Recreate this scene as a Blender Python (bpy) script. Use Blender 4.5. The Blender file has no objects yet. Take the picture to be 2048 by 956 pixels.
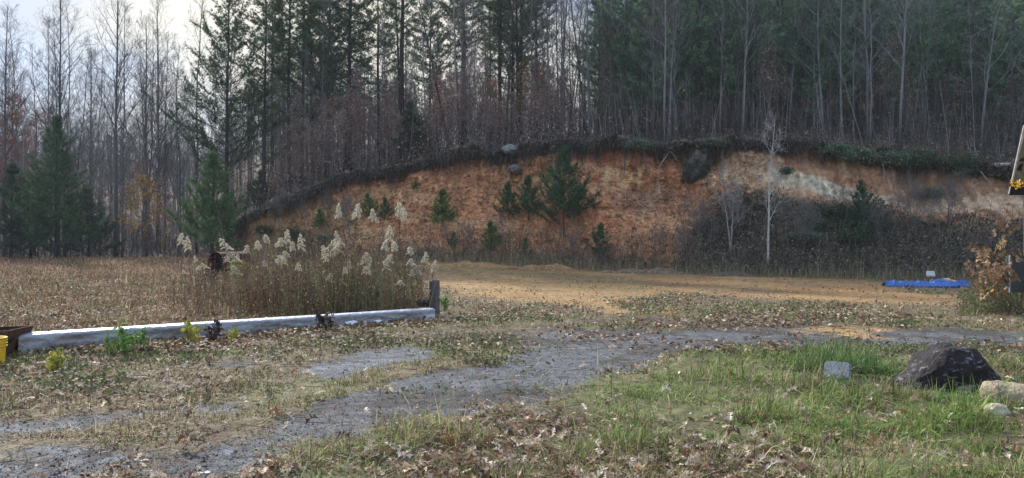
import bpy, math, random
import numpy as np
from mathutils import Vector

# ------------------------------------------------------------------ camera, sky, sun, exposure
scene = bpy.context.scene
C = scene.collection
FPX = 1518.0; HOR = 490.0; EYE = 1.6          # focal length and horizon row measured on the 2048 px photo
cam_d = bpy.data.cameras.new('camera'); cam = bpy.data.objects.new('camera', cam_d); C.objects.link(cam)
cam.location = (0, 0, EYE); cam.rotation_euler = (math.radians(90), 0, 0)
cam_d.sensor_width = 36.0; cam_d.lens = FPX/2048*36.0; cam_d.shift_y = (HOR-478)/2048
cam_d.clip_start = 0.1; cam_d.clip_end = 3000
scene.camera = cam

SUN_EL, SUN_AZ = 33.0, -34.0                  # degrees; azimuth measured from straight ahead, minus is left
SD = Vector((math.sin(math.radians(SUN_AZ))*math.cos(math.radians(SUN_EL)),
             math.cos(math.radians(SUN_AZ))*math.cos(math.radians(SUN_EL)), math.sin(math.radians(SUN_EL))))
world = bpy.data.worlds.new('World'); scene.world = world; world.use_nodes = True
nt = world.node_tree; nt.nodes.clear()
def N(t, typ, **k):
    n = t.nodes.new(typ)
    for a, b in k.items(): setattr(n, a, b)
    return n
out = N(nt, 'ShaderNodeOutputWorld'); bg = N(nt, 'ShaderNodeBackground'); nt.links.new(bg.outputs[0], out.inputs[0])
sky = N(nt, 'ShaderNodeTexSky'); sky.sky_type = 'NISHITA'; sky.sun_disc = False
sky.sun_elevation = math.radians(SUN_EL); sky.sun_rotation = math.radians(SUN_AZ)
sky.air_density = 1.0; sky.dust_density = 0.6; sky.ozone_density = 2.0
tc = N(nt, 'ShaderNodeTexCoord')
mp = N(nt, 'ShaderNodeMapping'); mp.inputs['Scale'].default_value = (1.0, 1.0, 2.6)
nt.links.new(tc.outputs['Generated'], mp.inputs[0])
ns = N(nt, 'ShaderNodeTexNoise'); ns.inputs['Scale'].default_value = 3.2; ns.inputs['Detail'].default_value = 6; ns.inputs['Roughness'].default_value = .55
nt.links.new(mp.outputs[0], ns.inputs['Vector'])
dot = N(nt, 'ShaderNodeVectorMath', operation='DOT_PRODUCT'); nt.links.new(tc.outputs['Generated'], dot.inputs[0]); dot.inputs[1].default_value = (-.19, .95, .25)       # the brightest part of the cloud bank
glow = N(nt, 'ShaderNodeMapRange'); nt.links.new(dot.outputs['Value'], glow.inputs[0])
glow.inputs[1].default_value = .90; glow.inputs[2].default_value = 1.0; glow.inputs[3].default_value = 0; glow.inputs[4].default_value = 1; glow.interpolation_type = 'SMOOTHSTEP'
add = N(nt, 'ShaderNodeMath', operation='MULTIPLY_ADD'); nt.links.new(glow.outputs[0], add.inputs[0]); add.inputs[1].default_value = .16; nt.links.new(ns.outputs[0], add.inputs[2])
ramp = N(nt, 'ShaderNodeMapRange'); nt.links.new(add.outputs[0], ramp.inputs[0]); ramp.interpolation_type = 'SMOOTHSTEP'
ramp.inputs[1].default_value = .40; ramp.inputs[2].default_value = .66
cc = N(nt, 'ShaderNodeMix', data_type='RGBA'); nt.links.new(glow.outputs[0], cc.inputs[0])
cc.inputs[6].default_value = (3.3, 3.9, 5.0, 1); cc.inputs[7].default_value = (6.6, 6.2, 5.3, 1)
mx = N(nt, 'ShaderNodeMix', data_type='RGBA'); nt.links.new(ramp.outputs[0], mx.inputs[0])
skb = N(nt, 'ShaderNodeMix', data_type='RGBA'); skb.inputs[0].default_value = .72; nt.links.new(sky.outputs[0], skb.inputs[6]); skb.inputs[7].default_value = (2.6, 3.2, 4.3, 1)   # thin high veil
nt.links.new(skb.outputs[2], mx.inputs[6]); nt.links.new(cc.outputs[2], mx.inputs[7])
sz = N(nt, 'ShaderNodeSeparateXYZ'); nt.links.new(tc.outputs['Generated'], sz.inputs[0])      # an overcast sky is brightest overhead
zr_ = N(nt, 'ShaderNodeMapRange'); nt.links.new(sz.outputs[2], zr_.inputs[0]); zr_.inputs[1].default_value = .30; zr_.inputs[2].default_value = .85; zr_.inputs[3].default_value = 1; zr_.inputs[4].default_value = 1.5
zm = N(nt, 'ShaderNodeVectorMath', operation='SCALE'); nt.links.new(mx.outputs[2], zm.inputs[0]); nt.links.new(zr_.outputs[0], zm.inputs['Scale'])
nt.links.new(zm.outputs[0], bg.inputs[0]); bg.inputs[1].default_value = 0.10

sl = bpy.data.lights.new('sun', 'SUN'); sl.energy = 4.6; sl.angle = math.radians(3); sl.color = (1.0, .93, .84)
so = bpy.data.objects.new('sun', sl); C.objects.link(so); so.rotation_euler = SD.to_track_quat('Z', 'Y').to_euler()
so.location = (0, 0, 60)
vs = scene.view_settings; vs.view_transform = 'Standard'; vs.look = 'None'; vs.gamma = 1; vs.exposure = 0.93; vs.use_curve_mapping = False
cy = scene.cycles; cy.max_bounces = 4; cy.diffuse_bounces = 2; cy.glossy_bounces = 2; cy.transmission_bounces = 2; cy.transparent_max_bounces = 4
cy.volume_bounces = 0; cy.use_denoising = True; cy.denoising_input_passes = 'RGB_ALBEDO_NORMAL'; cy.denoising_prefilter = 'ACCURATE'
cy.use_adaptive_sampling = True; cy.adaptive_threshold = 0.01

# ------------------------------------------------------------------ mesh helpers
rng = np.random.default_rng(7)
class MB:
    """collects triangles with a colour per vertex"""
    def __init__(s): s.V = []; s.F = []; s.C = []; s.n = 0
    def add(s, v, f, c):
        v = np.asarray(v, float).reshape(-1, 3); f = np.asarray(f, np.int64).reshape(-1, 3)
        c = np.asarray(c, float)
        if c.ndim == 1: c = np.tile(c[:3], (len(v), 1))
        s.V.append(v); s.F.append(f+s.n); s.C.append(c[:, :3]); s.n += len(v)
    def build(s, name, mat, parent=None, smooth=False, link=True):
        me = bpy.data.meshes.new(name)
        V = np.concatenate(s.V).astype(np.float32); F = np.concatenate(s.F).astype(np.int32); K = np.concatenate(s.C)
        me.vertices.add(len(V)); me.vertices.foreach_set('co', V.ravel())
        me.loops.add(F.size); me.loops.foreach_set('vertex_index', F.ravel())
        me.polygons.add(len(F)); me.polygons.foreach_set('loop_start', np.arange(0, F.size, 3, dtype=np.int32))
        me.update(calc_edges=True)
        a = me.color_attributes.new('Col', 'FLOAT_COLOR', 'POINT')
        a.data.foreach_set('color', np.concatenate([K, np.ones((len(K), 1))], 1).astype(np.float32).ravel())
        me.polygons.foreach_set('use_smooth', np.full(len(F), smooth))
        me.materials.append(mat); me.validate()
        o = bpy.data.objects.new(name, me); C.objects.link(o)
        if parent: o.parent = parent
        return o
def unit(v): return v/np.maximum(np.linalg.norm(v, axis=-1, keepdims=True), 1e-9)
def perp(d):
    ref = np.where(np.abs(d[:, 2:3]) > .9, np.array([[1., 0, 0]]), np.array([[0, 0, 1.]]))
    a = unit(np.cross(d, ref)); return a, np.cross(d, a)
def jit(col, n, amt, r=rng):
    c = np.asarray(col, float)
    c = np.tile(c, (n, 1)) if c.ndim == 1 else c
    return np.clip(c*(1+amt*r.normal(size=(n, 1)))*(1+amt*.25*r.normal(size=(n, 3))), .004, .95)
def pick(pal, w, n, r=rng):
    return np.array(pal)[r.choice(len(pal), n, p=np.array(w)/sum(w))]
def prisms(m, P0, P1, R0, R1, col, k=3):
    P0 = np.asarray(P0, float); P1 = np.asarray(P1, float); n = len(P0)
    if n == 0: return
    R0 = np.broadcast_to(np.asarray(R0, float), n); R1 = np.broadcast_to(np.asarray(R1, float), n)
    a, b = perp(unit(P1-P0)); th = np.arange(k)*2*math.pi/k
    ring = a[:, None]*np.cos(th)[None, :, None]+b[:, None]*np.sin(th)[None, :, None]
    v = np.concatenate([P0[:, None]+ring*R0[:, None, None], P1[:, None]+ring*R1[:, None, None]], 1)
    f = []
    for i in range(k):
        j = (i+1) % k; f += [(i, j, k+j), (i, k+j, k+i)]
    F = (np.arange(n)[:, None, None]*2*k+np.array(f)[None])
    c = np.asarray(col, float); c = np.tile(c, (n, 1)) if c.ndim == 1 else c
    m.add(v, F, np.repeat(c, 2*k, 0))
def tube(m, pts, rad, k, col, cap=True, rough=0, r=rng):
    pts = np.asarray(pts, float); n = len(pts); rad = np.broadcast_to(np.asarray(rad, float), n)
    t = unit(np.gradient(pts, axis=0)); a, b = perp(t)
    for i in range(1, n):
        p = a[i-1]-t[i]*np.dot(a[i-1], t[i]); a[i] = p/max(np.linalg.norm(p), 1e-9); b[i] = np.cross(t[i], a[i])
    th = np.arange(k)*2*math.pi/k
    rr = rad[:, None]*(1+rough*r.normal(size=(n, k)))
    v = pts[:, None]+(a[:, None]*np.cos(th)[None, :, None]+b[:, None]*np.sin(th)[None, :, None])*rr[:, :, None]
    v = v.reshape(-1, 3); f = []
    for i in range(n-1):
        for j in range(k):
            q = (j+1) % k; A = i*k+j; B = i*k+q
            f += [(A, B, B+k), (A, B+k, A+k)]
    if cap:
        v = np.concatenate([v, pts[:1], pts[-1:]])
        for j in range(k):
            q = (j+1) % k; f += [(n*k, q, j), (n*k+1, (n-1)*k+j, (n-1)*k+q)]
    m.add(v, f, col)
def rotframe(n, r=rng, tilt=1.2):
    """random leaf frames: x axis along the leaf, z its normal, tilted up to tilt radians from level"""
    az = r.uniform(0, 2*math.pi, n); th = r.normal(0, tilt*.5, n); ph = r.normal(0, tilt*.5, n)
    x = np.stack([np.cos(az)*np.cos(th), np.sin(az)*np.cos(th), np.sin(th)], 1)
    y0 = np.stack([-np.sin(az), np.cos(az), np.zeros(n)], 1)
    z0 = np.cross(x, y0); y = y0*np.cos(ph)[:, None]+z0*np.sin(ph)[:, None]
    return x, y, np.cross(x, y)
SMALL_LEAF = (np.array([(0, 0, 0), (.5, .28, .10), (1, 0, .02), (.5, -.28, .10)]), np.array([(0, 2, 1), (0, 3, 2)]))
def oak():
    p = [(0, 0)]; side = [(.10, .05), (.2, .22), (.28, .10), (.42, .34), (.50, .13), (.66, .33), (.72, .12), (.86, .17), (1, 0)]
    up = [(a, b) for a, b in side]; dn = [(a, -b*.9) for a, b in side[:-1]][::-1]
    P = p+up+dn; V = [(x, y, .35*abs(y)+.10*math.sin(3*x)) for x, y in P]
    mid = [(.25, 0, .05), (.5, 0, .09), (.75, 0, .07)]
    V += mid; n = len(P); f = []
    for i in range(n):
        j = (i+1) % n; xm = (P[i][0]+P[j][0])/2; k = n+(0 if xm < .36 else 1 if xm < .62 else 2); f.append((i, j, k))
    f += [(3, n, n+1), (5, n+1, n+2)]
    f += [(len(P)-3, n+1, n), (len(P)-5, n+2, n+1)]
    return np.array(V, float), np.array(f)
OAK = oak()
def leaves(m, P, size, cols, tilt=1.2, shape=SMALL_LEAF, r=rng, curl=0.0):
    n = len(P)
    if n == 0: return
    x, y, z = rotframe(n, r, tilt); T, F = shape; size = np.broadcast_to(np.asarray(size, float), n)
    Tz = T[:, 2][None]*(1+curl*r.normal(size=(n, 1))*1.5)+curl*.5*r.normal(size=(n, 1))*(T[:, 0][None]-.5)**2
    v = P[:, None]+(x[:, None]*(T[:, 0]-.5)[None, :, None]+y[:, None]*T[:, 1][None, :, None]+z[:, None]*Tz[:, :, None])*size[:, None, None]
    Fa = np.arange(n)[:, None, None]*len(T)+F[None]
    m.add(v, Fa, np.repeat(cols, len(T), 0))
def blades(m, P, h, w, cols, lean=.5, seg=2, r=rng, droop=.35):
    """grass blades: tapering strips that bend over"""
    n = len(P)
    if n == 0: return
    h = np.broadcast_to(np.asarray(h, float), n); w = np.broadcast_to(np.asarray(w, float), n)
    az = r.uniform(0, 2*math.pi, n); d = np.stack([np.cos(az), np.sin(az), np.zeros(n)], 1)
    s = np.stack([-np.sin(az), np.cos(az), np.zeros(n)], 1); l = np.abs(r.normal(0, lean, n))+.05
    V = []
    for i in range(seg+1):
        t = i/seg
        c = P+d*(h*l*t**1.5)[:, None]; c[:, 2] += h*(t-droop*l*t*t)
        if i < seg: V += [c-s*(w*.5*(1-t*.6))[:, None], c+s*(w*.5*(1-t*.6))[:, None]]
        else: V += [c]
    V = np.stack(V, 1); k = V.shape[1]; f = []
    for i in range(seg-1): a = 2*i; f += [(a, a+1, a+3), (a, a+3, a+2)]
    a = 2*(seg-1); f += [(a, a+1, a+2)]
    m.add(V, np.arange(n)[:, None, None]*k+np.array(f)[None], np.repeat(cols, k, 0))
def tufts(m, P, D, n, L, W, cols, spread=.9, r=rng):
    """bundles of needles round the directions D at the points P"""
    Pn = np.repeat(P, n, 0); Dn = np.repeat(D, n, 0); N_ = len(Pn)
    dv = unit(Dn+spread*r.normal(size=(N_, 3))); a, b = perp(dv)
    ang = r.uniform(0, 6.28, N_)[:, None]; s = a*np.cos(ang)+b*np.sin(ang)
    Ln = np.repeat(np.broadcast_to(L, len(P)), n)*r.uniform(.6, 1.15, N_)
    base = Pn-dv*.1*Ln[:, None]
    v = np.stack([base-s*W*.5, base+s*W*.5, base+dv*Ln[:, None]], 1)
    m.add(v, np.arange(N_*3).reshape(-1, 3), np.repeat(np.repeat(cols, n, 0), 3, 0))
# value noise
_T = np.random.default_rng(99).random((256, 256))
def vn(x, y):
    xi = np.floor(x).astype(int); yi = np.floor(y).astype(int); fx = x-xi; fy = y-yi
    fx = fx*fx*(3-2*fx); fy = fy*fy*(3-2*fy); g = lambda a, b: _T[a & 255, b & 255]
    return (g(xi, yi)*(1-fx)+g(xi+1, yi)*fx)*(1-fy)+(g(xi, yi+1)*(1-fx)+g(xi+1, yi+1)*fx)*fy
def fbm(x, y, o=4, ox=0.):
    s = 0; a = 1; t = 0; x = np.asarray(x, float)+ox; y = np.asarray(y, float)+ox*1.7
    for i in range(o): s = s+a*vn(x, y); t += a; a *= .5; x = x*2.03+11.3; y = y*2.03+7.7
    return s/t-.5
def smooth(a, b, x): t = np.clip((x-a)/(b-a), 0, 1); return t*t*(3-2*t)
def inpoly(px, py, poly):
    ins = np.zeros(px.shape, bool); n = len(poly)
    for i in range(n):
        x0, y0 = poly[i]; x1, y1 = poly[(i+1) % n]
        if y0 == y1: continue
        c = ((y0 > py) != (y1 > py)) & (px < (x1-x0)*(py-y0)/(y1-y0)+x0); ins ^= c
    return ins

# ------------------------------------------------------------------ tagging
def tag(o, label=None, cat=None, group=None, kind=None):
    if label: o['label'] = label
    if cat: o['category'] = cat
    if group: o['group'] = group
    if kind: o['kind'] = kind
    return o
def empty(name, loc=(0, 0, 0), rz=0):
    o = bpy.data.objects.new(name, None); C.objects.link(o); o.location = loc; o.rotation_euler = (0, 0, rz); o.empty_display_size = .2
    return o
def copy_tree(o, parent=None):
    c = o.copy(); C.objects.link(c); c.parent = parent
    for ch in list(o.children): copy_tree(ch, c)
    return c

# ------------------------------------------------------------------ materials
def material(name, rough=.9, bump=0, bscale=20, var=.25, vscale=4, transl=0, spec=.2, metal=0, extra=None):
    m = bpy.data.materials.new(name); m.use_nodes = True; t = m.node_tree; t.nodes.clear()
    o = N(t, 'ShaderNodeOutputMaterial'); p = N(t, 'ShaderNodeBsdfPrincipled')
    p.inputs['Roughness'].default_value = rough; p.inputs['Specular IOR Level'].default_value = spec; p.inputs['Metallic'].default_value = metal
    a = N(t, 'ShaderNodeAttribute', attribute_name='Col'); g = N(t, 'ShaderNodeTexCoord')
    n = N(t, 'ShaderNodeTexNoise'); n.inputs['Scale'].default_value = vscale; n.inputs['Detail'].default_value = 5; t.links.new(g.outputs['Object'], n.inputs['Vector'])
    r = N(t, 'ShaderNodeMapRange'); r.inputs[1].default_value = .25; r.inputs[2].default_value = .75; r.inputs[3].default_value = 1-var; r.inputs[4].default_value = 1+var
    t.links.new(n.outputs[0], r.inputs[0])
    v = N(t, 'ShaderNodeVectorMath', operation='SCALE'); t.links.new(a.outputs['Color'], v.inputs[0]); t.links.new(r.outputs[0], v.inputs['Scale'])
    col = v.outputs[0]
    if extra: col = extra(t, g, col, p)
    t.links.new(col, p.inputs['Base Color'])
    if bump:
        n2 = N(t, 'ShaderNodeTexNoise'); n2.inputs['Scale'].default_value = bscale; n2.inputs['Detail'].default_value = 6; t.links.new(g.outputs['Object'], n2.inputs['Vector'])
        b = N(t, 'ShaderNodeBump'); b.inputs['Strength'].default_value = bump; b.inputs['Distance'].default_value = .05
        t.links.new(n2.outputs[0], b.inputs['Height']); t.links.new(b.outputs[0], p.inputs['Normal'])
    if transl:
        tr = N(t, 'ShaderNodeBsdfTranslucent'); t.links.new(col, tr.inputs[0]); ms = N(t, 'ShaderNodeMixShader'); ms.inputs[0].default_value = transl
        t.links.new(p.outputs[0], ms.inputs[1]); t.links.new(tr.outputs[0], ms.inputs[2]); t.links.new(ms.outputs[0], o.inputs[0])
    else: t.links.new(p.outputs[0], o.inputs[0])
    return m
def speckle_extra(scale, lo, hi, attr=None):
    """stones: voronoi cells each with its own value"""
    def f(t, g, col, p):
        vo = N(t, 'ShaderNodeTexVoronoi'); vo.inputs['Scale'].default_value = scale; t.links.new(g.outputs['Object'], vo.inputs['Vector'])
        sp = N(t, 'ShaderNodeSeparateColor'); t.links.new(vo.outputs['Color'], sp.inputs[0])
        r = N(t, 'ShaderNodeMapRange'); t.links.new(sp.outputs[0], r.inputs[0]); r.inputs[3].default_value = lo; r.inputs[4].default_value = hi
        val = r.outputs[0]
        if attr:
            a = N(t, 'ShaderNodeAttribute', attribute_name=attr); s2 = N(t, 'ShaderNodeSeparateColor'); t.links.new(a.outputs['Color'], s2.inputs[0])
            mm = N(t, 'ShaderNodeMix', data_type='FLOAT'); t.links.new(s2.outputs[0], mm.inputs[0]); mm.inputs[2].default_value = 1; t.links.new(val, mm.inputs[3]); val = mm.outputs[0]
        v = N(t, 'ShaderNodeVectorMath', operation='SCALE'); t.links.new(col, v.inputs[0]); t.links.new(val, v.inputs['Scale'])
        return v.outputs[0]
    return f
M_ground = material('ground_soil', .95, .45, 45, .45, 7, extra=speckle_extra(75, .45, 1.9, 'Zone'))
M_bank = material('red_clay', .95, 1.0, 9, .30, 3.0, extra=speckle_extra(7, .84, 1.16))
M_floor = material('forest_floor', .95, 1.0, 6, .4, 2.5)
M_bark = material('bark', .9, .6, 25, .3, 9)
M_leafdry = material('dry_leaf', .75, 0, 1, .15, 12, transl=.15, spec=.3)
M_needle = material('pine_needle', .7, 0, 1, .25, 1.2, transl=.25)
M_grass = material('grass_blade', .7, 0, 1, .3, 1.1, transl=.22)
M_plume = material('seed_fluff', .9, 0, 1, .1, 9, transl=.3)
M_root = material('root_mat', .95, 1, 12, .5, 6)
M_rock = material('rock', .85, .8, 14, .3, 6)
M_wood = material('weathered_wood', .9, .8, 30, .3, 12)

# ------------------------------------------------------------------ the lie of the land, u = photo column, d = metres ahead
def ci(u, pts): a = np.array(pts, float); return np.interp(u, a[:, 0], a[:, 1])
def df_(u): return ci(u, [(-900, 62), (430, 60), (505, 53), (700, 47), (900, 44), (1100, 41.5), (1400, 39), (1760, 37), (2000, 36), (2900, 34)])
def dt_(u): return df_(u)+ci(u, [(430, 1.0), (505, 2.5), (700, 5), (900, 6), (2900, 6)])
def lipy_(u): return 22*fbm(np.asarray(u, float)*.012, np.asarray(u, float)*0, 4, 14)*smooth(470, 640, u)+6*np.abs(fbm(np.asarray(u, float)*.07, np.asarray(u, float)*0, 3, 29))*smooth(470, 560, u)+ci(u, [(-900, 524), (400, 518), (440, 490), (470, 458), (505, 434), (560, 409), (640, 383), (700, 361), (790, 336), (870, 319), (950, 312), (1000, 304), (1060, 298), (1150, 290), (1230, 287), (1350, 292), (1480, 285), (1550, 287), (1650, 297), (1700, 312), (1760, 322), (1850, 334), (1950, 343), (2040, 345), (2900, 345)])
def mat_(u): return (.40+2.6*np.clip(fbm(np.asarray(u, float)*.02, np.asarray(u, float)*0, 4, 55)+.1, 0, .5))*ci(u, [(430, 0), (500, 18), (640, 17), (790, 8), (870, 8), (950, 17), (1100, 12), (1230, 9), (1350, 16), (1480, 8), (1600, 10), (1700, 26), (1800, 32), (1950, 38), (2900, 38)])
def g_(x, y):
    u = 1024+FPX*x/np.maximum(y, 8); A = ci(u, [(-900, .15), (500, .25), (850, .75), (1000, .72), (1150, .5), (1400, .28), (1700, .1), (2900, .1)])
    z = A*np.clip((y-25)/19, 0, 1.6)**1.6
    return z+.10*fbm(x*.35, y*.35, 3)*smooth(3, 8, y)
def zlip_(u): d = dt_(u); return EYE+(HOR-(lipy_(u)-mat_(u)))/FPX*d+.02
def zclay_(u): d = dt_(u); return EYE+(HOR-lipy_(u))/FPX*d
def H_(u, d):
    x = (u-1024)/FPX*d; e = d-dt_(u)
    s = ci(u, [(-900, .02), (400, .02), (600, .10), (900, .13), (1150, .15), (1350, .20), (1600, .26), (1900, .33), (2900, .38)])
    far = ci(u, [(-900, .20), (500, .18), (900, .13), (1150, .12), (1350, .26), (1600, .40), (2900, .44)])
    z = zlip_(u)+s*np.minimum(e, 26)+far*np.clip(e-26, 0, 150)
    return np.where(e > 0, z+1.2*fbm(x*.12, d*.12, 3)*np.clip(e/8, 0, 1)+.25*fbm(x*.8, d*.8, 3)*np.clip(e/2, 0, 1), g_(x, d))
def bankpt(u, h):
    """point on the cut face, h = 0 at its foot, 1 under the root mat"""
    df = df_(u); dt = dt_(u); d = df+(dt-df)*(1-(1-h)**1.6)
    x = (u-1024)/FPX*d; zf = g_(x, df)
    z = zf+(zclay_(u)-zf)*h
    amp = 1.0*smooth(0, .12, h)*smooth(1.02, .9, h)*smooth(440, 560, u)
    n = fbm(x*.35, z*.35+3, 4, 5)*1.7+.95*(np.abs(fbm(x*1.1+z*.15, z*.22, 4, 9))*-2+.3)*(.3+.6*h)+.35*fbm(x*2.2, z*2.2, 4, 2)+.16*smooth(.03, .14, fbm(x*1.6, z*1.6, 3, 88))
    return np.stack([x, d-amp*n, z], -1)
def gp(u, y):
    """ground point under photo pixel (u, y) on the flat foreground"""
    d = FPX*EYE/(y-HOR); x = (u-1024)/FPX*d; return np.array([x, d, float(g_(np.array(x), np.array(d)))])
def grid_faces(nr, nc):
    i, j = np.meshgrid(np.arange(nr-1), np.arange(nc-1), indexing='ij'); a = (i*nc+j).ravel()
    return np.concatenate([np.stack([a, a+1, a+nc+1], 1), np.stack([a, a+nc+1, a+nc], 1)])

# ground zones, outlines read on the photo
ROAD = [(200, 956), (330, 915), (400, 868), (520, 842), (610, 815), (700, 775), (800, 752), (900, 735), (1000, 712), (1040, 690), (1040, 664), (1180, 660), (1400, 660), (1600, 655), (1800, 660), (2500, 672),
        (2500, 700), (2048, 700), (1750, 694), (1600, 692), (1500, 692), (1400, 705), (1290, 726), (1160, 772), (1090, 806), (960, 828), (880, 852), (700, 872), (560, 890), (440, 930), (400, 956)]
TRACKS = [[(-900, 860), (0, 838), (150, 828), (290, 824), (400, 812), (480, 812), (470, 828), (330, 838), (180, 858), (60, 872), (-300, 900)],
          [(-900, 930), (-300, 905), (0, 895), (110, 892), (220, 905), (320, 905), (300, 930), (200, 956), (0, 1010), (-600, 1080)],
          [(600, 742), (650, 715), (720, 700), (820, 690), (870, 700), (850, 722), (760, 742), (660, 760)],
          [(410, 730), (440, 722), (500, 724), (480, 736), (425, 738)],
          [(210, 1000), (330, 915), (440, 900), (600, 892), (520, 940), (400, 990)]]
CLAY = [(835, 530), (870, 512), (1000, 520), (1100, 530), (1250, 541), (1400, 547), (1600, 552), (1740, 558), (1780, 580), (1880, 590), (1950, 604), (1900, 613), (1700, 603), (1560, 600), (1450, 590), (1330, 588), (1260, 600), (1230, 616), (1130, 612), (1040, 606), (960, 598), (900, 580), (850, 560)]
CLAY2 = [[(1640, 655), (1700, 650), (1760, 662), (1730, 672), (1650, 668)], [(1190, 618), (1260, 612), (1320, 622), (1270, 632), (1200, 630)]]
STRIP = [(-600, 990), (-200, 925), (50, 885), (200, 868), (330, 850), (470, 830), (600, 790), (700, 768), (800, 742), (900, 725), (1000, 700), (1080, 700), (1000, 722), (900, 742), (780, 760), (650, 800), (560, 838), (400, 862), (250, 900), (100, 905), (-200, 960)]
DARK = [(860, 670), (980, 650), (1150, 640), (1400, 636), (1600, 642), (1750, 655), (2100, 665), (2100, 690), (1700, 690), (1400, 690), (1150, 690), (980, 700), (880, 695)]
LAWN = [(880, 862), (960, 832), (1090, 812), (1170, 776), (1300, 735), (1420, 708), (1520, 698), (1700, 700), (1800, 706), (2048, 712), (2600, 720), (2600, 1300), (300, 1300), (500, 1010), (640, 905)]
GREEN = [(1380, 715), (1500, 700), (1760, 705), (1830, 760), (2048, 770), (2600, 800), (2600, 1200), (1900, 1100), (1700, 960), (1500, 900), (1250, 930), (1200, 870), (1280, 800)]
FIELD = [(-2000, 512), (450, 512), (600, 525), (840, 530), (860, 600), (860, 632), (400, 655), (20, 690), (-1500, 760), (-2000, 740)]
def zone(x, y):
    yy = np.maximum(y, 1.5); z = g_(x, yy)
    u = 1024+FPX*x/yy; v = HOR+FPX*(EYE-z)/yy
    k = (v-HOR)/FPX                                     # so that the ragged edges have a size in metres
    n1 = fbm(x*1.3, y*1.3, 4, 3); n2 = fbm(x*1.3, y*1.3, 4, 31); n3 = fbm(x*5, y*5, 3, 17); n4 = fbm(x*5, y*5, 3, 47)
    def mk(polys, au=1.0, soft=5):
        acc = 0
        for s in range(soft):
            ju = (n1*1.1+n3*.45+.12*math.cos(s*2.4))*au*FPX/np.maximum(yy, 3); jv = (n2*1.1+n4*.45+.15*math.sin(s*2.4))*au*FPX*EYE/yy**2*1.2
            for P in polys: acc = acc+inpoly(u+ju, v+jv, P)
        return np.clip(acc/soft, 0, 1)
    return dict(u=u, v=v, wet_sheen=mk(TRACKS, .5), road=np.maximum(mk([ROAD]), mk(TRACKS, .5)), clay=mk([CLAY]+CLAY2, 2.0), strip=mk([STRIP], .45), dark=mk([DARK]), lawn=mk([LAWN], .8), green=mk([GREEN], 1.5), field=mk([FIELD], 1.0),
                n1=n1, n2=n2, n3=n3, n4=n4)
def lerp(a, b, t): return a*(1-t[..., None])+np.asarray(b)*t[..., None]
def ground_color(x, y, Z):
    big = fbm(x*.5, y*.5, 4, 77); fine = fbm(x*9, y*9, 3, 5)
    c = np.tile(np.array([.12, .094, .062]), x.shape+(1,))
    c = lerp(c, (.12, .082, .055), Z['field']); c = lerp(c, (.075, .065, .035), Z['lawn'])  # lawn soil darkened to paint in the shade between grass blades
    c = lerp(c, (.115, .125, .055), smooth(-.02, .16, big)*(1-Z['field'])*.7)
    c = lerp(c, (.075, .055, .048), Z['dark']*smooth(-.15, .1, Z['n2']))
    pave = lerp(np.tile(np.array([.076, .081, .090]), x.shape+(1,)), (.045, .042, .040), smooth(-.06, .10, Z['n2']+.5*Z['n4'])*.9)
    pave = lerp(pave, (.118, .130, .150), Z['wet_sheen']*smooth(-.04, .12, Z['n4']+.7*Z['n1'])*.8)  # pale blue-grey sheen of wet gravel, painted into its colour
    c = lerp(c, pave, Z['road']*(1-Z['strip']*(1-Z['wet_sheen'])))
    clay = lerp(np.tile(np.array([.265, .172, .075]), x.shape+(1,)), (.23, .12, .05), smooth(0, .2, big)*.8)
    clay = lerp(clay, (.17, .12, .07), smooth(.0, .14, Z['n1']*.6+.6*Z['n3']+.9*fbm(x*.25, y*1.2, 3, 33))*.7)
    c = lerp(c, clay, Z['clay'])
    c = lerp(c, (.13, .105, .065), Z['strip']*.8)
    return c*(1+.5*fine[..., None])
rows = np.geomspace(2.2, 66, 430); cols_ = np.linspace(-1.35, 1.35, 760)
Y, T_ = np.meshgrid(rows, cols_, indexing='ij'); X = T_*(Y+3)
Z = zone(X, Y)
hz = g_(X, Y)+(1-np.clip(Z['road']+Z['clay'], 0, 1))*(.05*fbm(X*3, Y*3, 3)+.03*fbm(X*11, Y*11, 2))+.03*Z['strip']+.04*Z['lawn']
hz += Z['clay']*.05*fbm(X*2, Y*2, 3)
hz = np.where(Y > df_(Z['u'])+1.2, hz-.6, hz)
m = MB(); m.add(np.stack([X, Y, hz], -1), grid_faces(len(rows), len(cols_)), ground_color(X, Y, Z).reshape(-1, 3))
ground = m.build('ground', M_ground, smooth=True); tag(ground, kind='structure')
za = ground.data.color_attributes.new('Zone', 'FLOAT_COLOR', 'POINT')
zr = (Z['road']*(1-Z['strip']*(1-Z['wet_sheen']))).ravel(); zz = np.stack([.12+zr*.88, Z['clay'].ravel(), zr*0, zr*0+1], 1)
za.data.foreach_set('color', zz.astype(np.float32).ravel())
m = MB(); m.add([(-900, -900, -.35), (900, -900, -.35), (900, 900, -.35), (-900, 900, -.35)], [(0, 1, 2), (0, 2, 3)], (.13, .11, .07))
o = m.build('terrain', M_floor); tag(o, kind='structure')

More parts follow.
